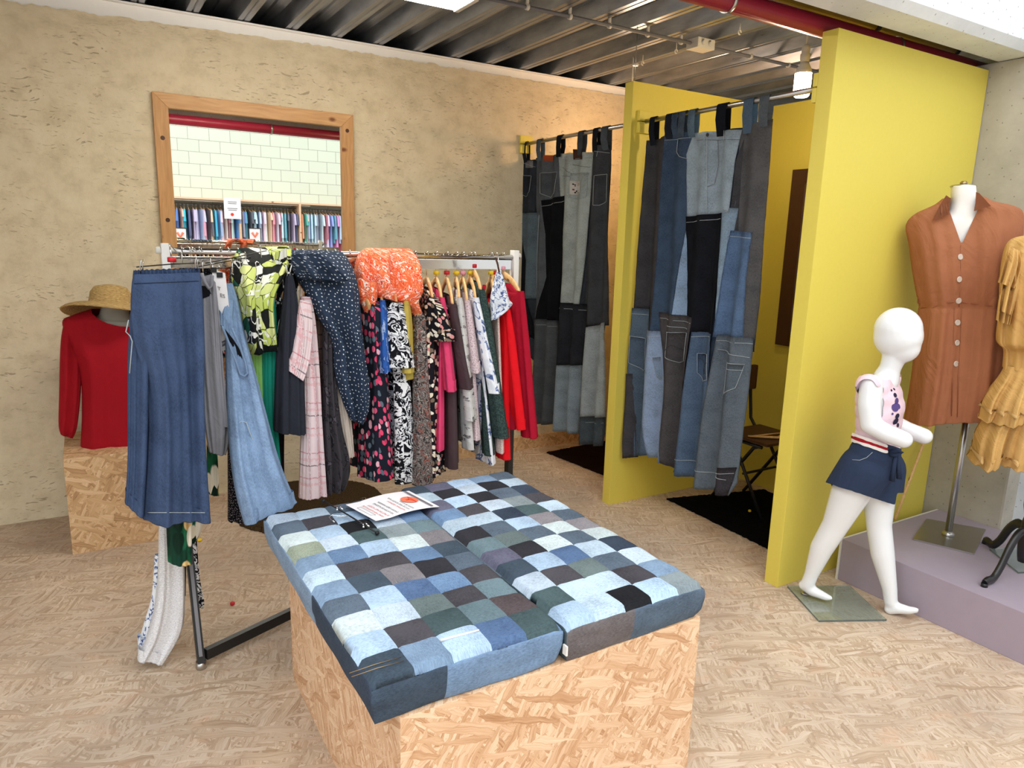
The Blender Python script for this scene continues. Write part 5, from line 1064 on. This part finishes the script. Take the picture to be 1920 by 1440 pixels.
def plate(name, P, z, h, mat, parent=None):
    bm = newbm(); a = [bm.verts.new((p.x, p.y, z)) for p in P]; b = [bm.verts.new((p.x, p.y, z+h)) for p in P]; n = len(P)
    bm.faces.new(list(reversed(a))); bm.faces.new(b)
    for i in range(n): bm.faces.new((a[i], a[(i+1) % n], b[(i+1) % n], b[i]))
    boxuv(bm); return obj(name, bm, mat, parent, recalc=True)
plate('glass_base', gl, .001, .009, 'clear_glass', kid)
pg = onZ(1510, 1112, .012); tube('ankle_peg', [(pg.x, pg.y, .008), (pg.x, pg.y, kp(1510, 1100, .065).z)], .009, 'steel', kid, 12); lathe('peg_flange', [(.02, 0), (.02, .004), (.012, .006)], (pg.x, pg.y, .010), 'steel', kid)
# adult dress form in the brown shirt dress
BO = Vector((3.565, 1.65, 0)); BN = Vector((-.80, -.60, 0)).normalized()
bf = empty('dress_form', (3.60, 1.70, .212), 'white headless dress form in a terracotta brown button front dress', 'mannequin')
body = tube_cloth('body', drows(BO, BN, [(1784, 350, 1829, 349, .055), (1783, 362, 1830, 362, .057), (1781, 385, 1832, 388, .06), (1768, 405, 1850, 408, .075), (1716, 424, 1902, 428, .085), (1722, 480, 1885, 480, .09), (1745, 560, 1855, 560, .07), (1745, 620, 1855, 620, .07), (1750, 700, 1850, 700, .07)]), 'mannequin_cloth', bf, 1, .0, 3, 48, 5, False, True, 0)
c_ = onP(1806, 350, BO, BN); lathe('neck_cap', [(.052, -.002), (.052, .004), (.04, .008)], c_+Vector((0, 0, .0)), 'steel', bf); lathe('cap_knob', [(.012, 0), (.016, .008), (.010, .016)], c_+Vector((0, 0, .008)), 'brass', bf)
dr = tube_cloth('button_dress', drows(BO, BN, [(1768, 372, 1846, 370, .075), (1752, 384, 1862, 378, .085), (1714, 402, 1905, 388, .09), (1697, 424, 1920, 404, .095), (1703, 460, 1917, 450, .12), (1712, 515, 1908, 515, .13), (1722, 560, 1900, 562, .115), (1726, 574, 1898, 576, .108), (1724, 586, 1896, 590, .115), (1716, 650, 1890, 650, .135), (1706, 720, 1884, 720, .14), (1693, 788, 1878, 776, .145)]), 'rust_cloth', bf, 61, .16, 4, 120, 6, True, False, .05)
dr['label'] = 'terracotta brown sleeveless shirt dress'
cut(dr, [(1776, 340), (1838, 340), (1834, 392), (1803, 459), (1779, 392)], BN)
for P_ in (((1774, 366), (1783, 372), (1779, 402), (1748, 414), (1762, 385)), ((1830, 360), (1836, 362), (1858, 386), (1826, 396), (1829, 380))):
    bm = newbm(); vv = []
    for x, y in P_:
        vv.append(bm.verts.new(onP(x, y, BO+BN*.115, BN)))
    f = bm.faces.new(vv); bmesh.ops.solidify(bm, geom=[f], thickness=.003); boxuv(bm); obj('collar', bm, 'rust_cloth', dr)
for x, y in ((1800, 482), (1798, 524), (1797, 564), (1795, 605), (1794, 643), (1792, 682)):
    q = hit(dr, x, y, .001)
    if q: b_ = lathe('button', [(.0135, 0), (.0135, .003), (.010, .0045), (.008, .003)], q[0], 'button_horn' if 'button_horn' in MATS else 'beige_cloth', dr, 18, q[1])
for pl_ in ([(1802, 460), (1801, 500), (1799, 540), (1798, 575)], [(1790, 576), (1788, 640), (1786, 700), (1784, 780)], [(1803, 576), (1801, 640), (1797, 700), (1795, 782)], [(1727, 578), (1750, 576), (1775, 567), (1800, 566), (1830, 570), (1860, 574), (1895, 572)]):
    q = [hit(dr, *p_, .0005) for p_ in pl_]; q = [a[0] for a in q if a]
    if len(q) > 1: tube('seam', q, .0022, 'rust_cloth', dr, 6)
q = onP(1722, 564, BO, BN); tube('belt_loop', [onP(x, y, BO+BN*.01, BN) for x, y in ((1727, 556), (1721, 558), (1720, 568), (1726, 573))], .0025, 'rust_cloth', dr, 6)
tube('pole', [(3.60, 1.70, .215), (3.60, 1.70, 1.0)], .016, 'steel', bf, 20)
plate('base_plate', [onZ(*p, .212) for p in ((1711, 1013), (1737, 975), (1848, 995), (1826, 1041))], .2125, .008, 'steel', bf); lathe('pole_collar', [(.028, 0), (.028, .01), (.018, .022)], (3.60, 1.70, .2205), 'steel', bf)
# ochre tiered dress on a black tripod dress form
_y = onZ(1921, 1034, .308); YO = Vector((_y.x, _y.y, 0)); YN = Vector((-.86, -.51, 0)).normalized()
yf = empty('dress_form', (YO.x, YO.y, .212), 'dress form in an ochre yellow tiered ruffle dress on a black tripod foot', 'mannequin')
def xc_(y): return 1921+(1034-y)*.183
def yr(rows): return drows(YO, YN, [(a, y, xc_(y)+(xc_(y)-a)*.8, y+2, th) for a, y, th in rows])
tube_cloth('body', yr([(1960, 390, .05), (1950, 430, .055), (1905, 470, .07), (1900, 560, .085), (1905, 650, .075), (1900, 720, .09), (1905, 760, .08)]), 'mannequin_cloth', yf, 2, 0, 3, 40, 4, False, True, 0)
bo = tube_cloth('tiered_dress', yr([(1930, 440, .07), (1892, 452, .085), (1880, 500, .115), (1876, 580, .125), (1868, 632, .14), (1870, 645, .135), (1884, 658, .095), (1884, 690, .095)]), 'ochre_cloth', yf, 71, .25, 5, 90, 6, False, False, .15)
bo['label'] = 'ochre yellow ruffled dress'
tube_cloth('skirt_tier', yr([(1884, 684, .095), (1872, 705, .13), (1850, 740, .165), (1834, 772, .19), (1832, 782, .195)]), 'ochre_cloth', bo, 72, .22, 6, 110, 5, True, False, .12)
tube_cloth('skirt_tier', yr([(1862, 752, .15), (1842, 790, .175), (1824, 830, .20), (1814, 858, .215)]), 'ochre_cloth', bo, 73, .22, 7, 120, 5, True, False, .12)
for (x0_, y0_, z_) in ((1838, 760, .19), (1822, 842, .212)):
    tube_cloth('lace_band', yr([(x0_+1, y0_-3, z_+.006), (x0_-1, y0_+2, z_+.008)]), 'lace_cloth', bo, 72 if z_ < .2 else 73, .2, 6, 110, 2, False, False, .3)
for k, (a, b) in enumerate((((1892, 462, 1912, 470), (1872, 530, 1900, 540)), ((1886, 500, 1908, 505), (1870, 580, 1896, 590)), ((1880, 540, 1900, 545), (1868, 600, 1892, 608)))):
    tube_cloth('ruffle', drows(YO+YN*.10, YN, [(a[0], a[1], a[2], a[3], .012), (a[0]-8, (a[1]+b[1])/2-8, a[2]+2, (a[3]+b[3])/2-6, .03), (b[0], b[1], b[2], b[3], .045)]), 'ochre_cloth', bo, 80+k, .9, 5, 48, 5, False)
lathe('post', [(.020, .26), (.026, .29), (.030, .33), (.030, .44), (.024, .47), (.034, .52), (.038, .60), (.026, .72), (.020, .80), (.020, .95)], (YO.x, YO.y, 0), 'black_wood', yf, 24)
f1 = onZ(1845, 1100, .212); f2 = onZ(1868, 1036, .212); dirs = [Vector((f1.x-YO.x, f1.y-YO.y, 0)), Vector((f2.x-YO.x, f2.y-YO.y, 0)), Vector((.05, -.36, 0))]
for d in dirs:
    R_ = max(.30, d.length); d = d.normalized(); P_ = [(0, .40), (.25, .41), (.45, .36), (.62, .28), (.78, .235), (.93, .235), (1.0, .228)]
    bm = newbm(); pts = [Vector((YO.x, YO.y, 0))+d*(R_*a)+Vector((0, 0, z)) for a, z in P_]; pts = [Vector(p) for p in cr_interp([tuple(p) for p in pts], 4)]
    n = len(pts); add_tube(bm, pts, [.015-.003*i/n for i in range(n)], 8, True, 1.5); add_tube(bm, [pts[-1]+Vector((0, 0, -.0)), Vector((pts[-1].x, pts[-1].y, .213))], .014, 8); obj('leg', bm, 'black_wood', yf)
gb = plate('glass_base', [onZ(*p, .212) for p in ((1855, 1032), (1909, 1076), (2010, 1070), (1960, 1025))], .213, .008, 'clear_glass'); tag(gb, 'clear glass plate lying on the plinth under the tripod foot', 'glass plate')
a = onZ(1678, 975, .212); b = onY(1742, 803, 1.985); dd_ = b-a; st_ = tube('wooden_stick', [a+Vector((0, 0, .004)), a+dd_*1.12], .0075, 'beech_wood', n=10); tag(st_, 'thin pale wooden stick leaning against the yellow partition behind the child mannequin', 'stick')
# red top and straw hat on the small box
RO = Vector((.1, 4.17, 0)); RN = Vector((0, -1, 0))
rf = empty('bust_form', (.1, 4.17, .498), 'grey bust form in a red long sleeved top on the small box', 'mannequin')
tube_cloth('body', drows(RO, RN, [(192, 560, 240, 560, .055), (188, 580, 242, 580, .058), (178, 596, 252, 598, .07), (140, 608, 275, 610, .085), (150, 680, 268, 680, .105), (162, 760, 260, 760, .09), (155, 840, 264, 840, .10)]), 'grey_mannequin', rf, 1, 0, 3, 40, 4, False, True, 0)
rt = tube_cloth('red_top', drows(RO, RN, [(170, 580, 258, 582, .06), (135, 592, 285, 596, .085), (118, 604, 300, 606, .095), (128, 640, 292, 640, .12), (148, 700, 278, 700, .125), (153, 780, 272, 780, .115), (152, 845, 274, 845, .125), (155, 862, 272, 864, .12)]), 'deep_red_cloth', rf, 91, .12, 3, 80, 6, True, False, .03)
rt['label'] = 'deep red long sleeved top'
cut(rt, [(168, 560), (173, 588), (186, 599), (203, 607), (225, 612), (245, 613), (320, 600), (320, 560)], RN)
tube_cloth('sleeve', drows(RO, RN, [(120, 602, 146, 606, .04), (114, 640, 152, 650, .055), (111, 720, 152, 730, .055), (109, 790, 146, 795, .05), (113, 812, 137, 820, .035)]), 'deep_red_cloth', rt, 92, .2, 3, 36, 5)
tube_cloth('sleeve', drows(RO, RN, [(272, 602, 298, 606, .04), (268, 640, 302, 650, .055), (268, 720, 304, 730, .055), (272, 790, 306, 795, .05), (276, 812, 300, 820, .035)]), 'deep_red_cloth', rt, 93, .2, 3, 36, 5)
hc = onY(207, 563, 4.17); bm = newbm(); rings = []; prof = [(.001, .098), (.04, .096), (.075, .085), (.092, .06), (.098, .02), (.102, .0), (.13, -.004), (.17, -.012), (.205, -.026), (.222, -.040), (.218, -.045), (.17, -.018), (.105, -.006)]
for r, z in prof: rings.append([Vector((r*math.cos(2*PI*k/48), r*math.sin(2*PI*k/48), z+(.012*math.sin(2*2*PI*k/48+.5)*(r/.22)**2 if r > .11 else 0))) for k in range(48)])
add_rings(bm, rings); bmesh.ops.rotate(bm, verts=bm.verts, cent=(0, 0, 0), matrix=Matrix.Rotation(math.radians(-13), 3, 'X') @ Matrix.Rotation(math.radians(4), 3, 'Y')); bmesh.ops.translate(bm, verts=bm.verts, vec=hc+Vector((0, .0, -.02)))
tag(obj('straw_hat', bm, 'straw_weave'), 'wide brimmed straw hat resting on the neck of the red topped bust', 'hat')
# ------------------------------------------------------------------ clothes wall on the opposite side, seen in the mirror
def refl(x, y, Y):
    d = ray(x, y); t = (WY-.014)/d.y; P_ = O0+d*t; d = Vector((d.x, -d.y, d.z)); return P_+d*((Y-P_.y)/d.y)
su = empty('wall_shelf_unit', (3.2, -5.8, 0), 'long wooden clothes shelf unit on the far block wall, reflected in the mirror', 'shelf unit')
zt_ = refl(480, 377, -5.5).z
box('top_board', (.6, -6.04, zt_-.02), (5.6, -5.50, zt_+.012), 'shelf_wood', su); box('light_strip', (.6, -5.62, zt_-.05), (4.0, -5.58, zt_-.032), 'white_plastic', su)
for px in (260, 450, 563, 700): x = refl(px, 400, -5.5).x; box('divider', (x-.018, -6.04, .3), (x+.018, -5.50, zt_-.02), 'shelf_wood', su)
zr_ = zt_-.10; rl = tube('hanging_rail', [(.6, -5.76, zr_), (5.6, -5.76, zr_)], .014, 'dark_steel', su, 10)
COLS = [('pale blue', 'A9BEDF'), ('sand', 'D9B894'), ('lilac', 'D3C4E4'), ('turquoise', '1F9AC8'), ('rose', 'D68AA8'), ('white', 'E6EAF2'), ('sky blue', 'B2CFE4'), ('teal', '3F8FA6'), ('ice blue', 'BFD8EA'), ('charcoal', '4A4D60'), ('navy', '353C66'),
  ('silver', 'C9CAE0'), ('lavender', 'B9B6DC'), ('black', '3A3B48'), ('cream', 'E4DCD2'), ('fuchsia', 'DD5A9C'), ('aqua', '25B4C4'), ('burgundy', '96485A'), ('coral', 'E2788A'), ('slate', '767C98'), ('orange', 'D07850'), ('emerald', '2F9A8C'), ('cobalt', '3A62B4'), ('periwinkle', '7C90DC'), ('hot pink', 'EE6FA0'),
  ('blush', 'F0C2D6'), ('peach', 'E9A890'), ('cyan', '18B0CE'), ('orchid', 'D878BE'), ('azure', '2E74C8'), ('denim blue', '7F9CC8'), ('cherry', 'C8566A'), ('graphite', '5C5F70'), ('mint', 'B9E0DC'), ('powder blue', 'A8D0E8'), ('mauve', 'B4A2C8')]
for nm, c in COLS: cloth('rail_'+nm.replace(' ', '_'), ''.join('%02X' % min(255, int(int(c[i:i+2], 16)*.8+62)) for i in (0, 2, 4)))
def proto(name, zs, ze, sl, hw):
    rows = [(0, 0, 0, 0, hw*.4, 0, .008), (0, 0, -.02, 0, hw*.9, 0, .015), (0, 0, -.06, 0, hw, 0, .02), (0, 0, ze*.5, 0, hw*.88, 0, .024), (0, 0, ze, 0, hw*.95, 0, .03)]
    o = tube_cloth(name, rows, 'rail_white', None, int(hw*100), .4, 4, 24, 3)
    for s_ in (-1, 1):
        tube_cloth('sleeve', [(0, s_*hw*.95, -.02, 0, .03, 0, .012), (0, s_*(hw+.02), -.09, 0, .045, 0, .018), (0, s_*(hw+.045), sl, 0, .045, 0, .02)], 'rail_white', o, 4, .3, 2, 14, 2)
    tube('hanger_hook', [(0, 0, -.01), (0, 0, .05), (0, .02, .075), (0, .0, .095), (0, -.018, .08)], .003, 'chrome', o, 5); tube('hanger_arms', [(0, -hw*.8, -.02), (0, 0, .035), (0, hw*.8, -.02)], .008, 'beech_wood', o, 6)
    return o
protos = [proto('shirt', 0, -.66, -.24, .19), proto('dress', 0, -.95, -.16, .18), proto('blouse', 0, -.58, -.50, .18)]; used = [0, 0, 0]
words = ['shirt', 'dress', 'blouse']; rr_ = random.Random(11); x = 1.0; seq = []; last = None
while x < 5.25:
    c = rr_.choice([q for q in COLS if q[0] not in [s_[1] for s_ in seq[-9:]]]); k = rr_.choice([0, 0, 1, 2]); seq.append((x, c[0], k)); x += rr_.uniform(.055, .075)
seen = set()
for i, (x, cn, k) in enumerate(seq):
    if used[k]:
        s_ = protos[k]; o = s_.copy(); C.objects.link(o)
        for c_ in list(s_.children): d = c_.copy(); C.objects.link(d); d.parent = o
    else: o = protos[k]; used[k] = 1
    o.location = (x, -5.76, zr_-.085); o.rotation_euler = (0, 0, rr_.uniform(-.25, .25))
    mt = MATS['rail_'+cn.replace(' ', '_')]
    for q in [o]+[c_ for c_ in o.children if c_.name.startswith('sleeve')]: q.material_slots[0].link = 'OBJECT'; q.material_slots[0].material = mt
    pv = seq[i-1][1] if i else None; nx_ = seq[i+1][1] if i+1 < len(seq) else None
    if pv and nx_: lab = '%s %s on the reflected rail between the %s and %s garments' % (cn, words[k], pv, nx_)
    elif nx_: lab = '%s %s at the left end of the reflected rail before the %s one' % (cn, words[k], nx_)
    else: lab = '%s %s at the right end of the reflected rail after the %s one' % (cn, words[k], pv)
    tag(o, lab, words[k], 'garments on the reflected wall rail')
# lower rail of the right bay
for n_, (px, py, w_, h_, lab, kind) in enumerate(((436, 391, .30, .38, 'white paper notice with a red dot taped on the reflected shelf unit', 1), (338, 441, .2, .24, 'small framed card with a coral heart on the reflected rail, left one', 2), (478, 441, .2, .24, 'small framed card with a coral heart on the reflected rail, right one', 2))):
    Y_ = -5.44; p = refl(px, py, Y_); o = box('notice' if kind == 1 else 'framed_card', (p.x-w_/2, Y_-.004, p.z-h_/2), (p.x+w_/2, Y_, p.z+h_/2), 'paper', None); tag(o, lab, 'notice' if kind == 1 else 'card')
    if kind == 2:
        for a, b, c, d in ((-w_/2-.015, -h_/2-.015, w_/2+.015, -h_/2), (-w_/2-.015, h_/2, w_/2+.015, h_/2+.015), (-w_/2-.015, -h_/2, -w_/2, h_/2), (w_/2, -h_/2, w_/2+.015, h_/2)): box('frame', (p.x+a, Y_-.008, p.z+b), (p.x+c, Y_+.006, p.z+d), 'black_metal', o)
        tube('heart_mark', [(p.x-.05, Y_+.004, p.z+.05), (p.x, Y_+.004, p.z-.03), (p.x+.05, Y_+.004, p.z+.05)], .022, 'orange_disc', o, 8)
    else:
        lathe('dot_mark', [(.03, 0), (.03, .002)], (p.x-.01, Y_+.001, p.z-.11), 'red_ink', o, 20, (0, 1, 0))
        for zz, ww in ((.12, .16), (.09, .15), (.0, .18), (-.03, .15)): box('text_line', (p.x-ww/2, Y_, p.z+zz-.006), (p.x+ww/2, Y_+.002, p.z+zz+.006), 'grey_ink', o)
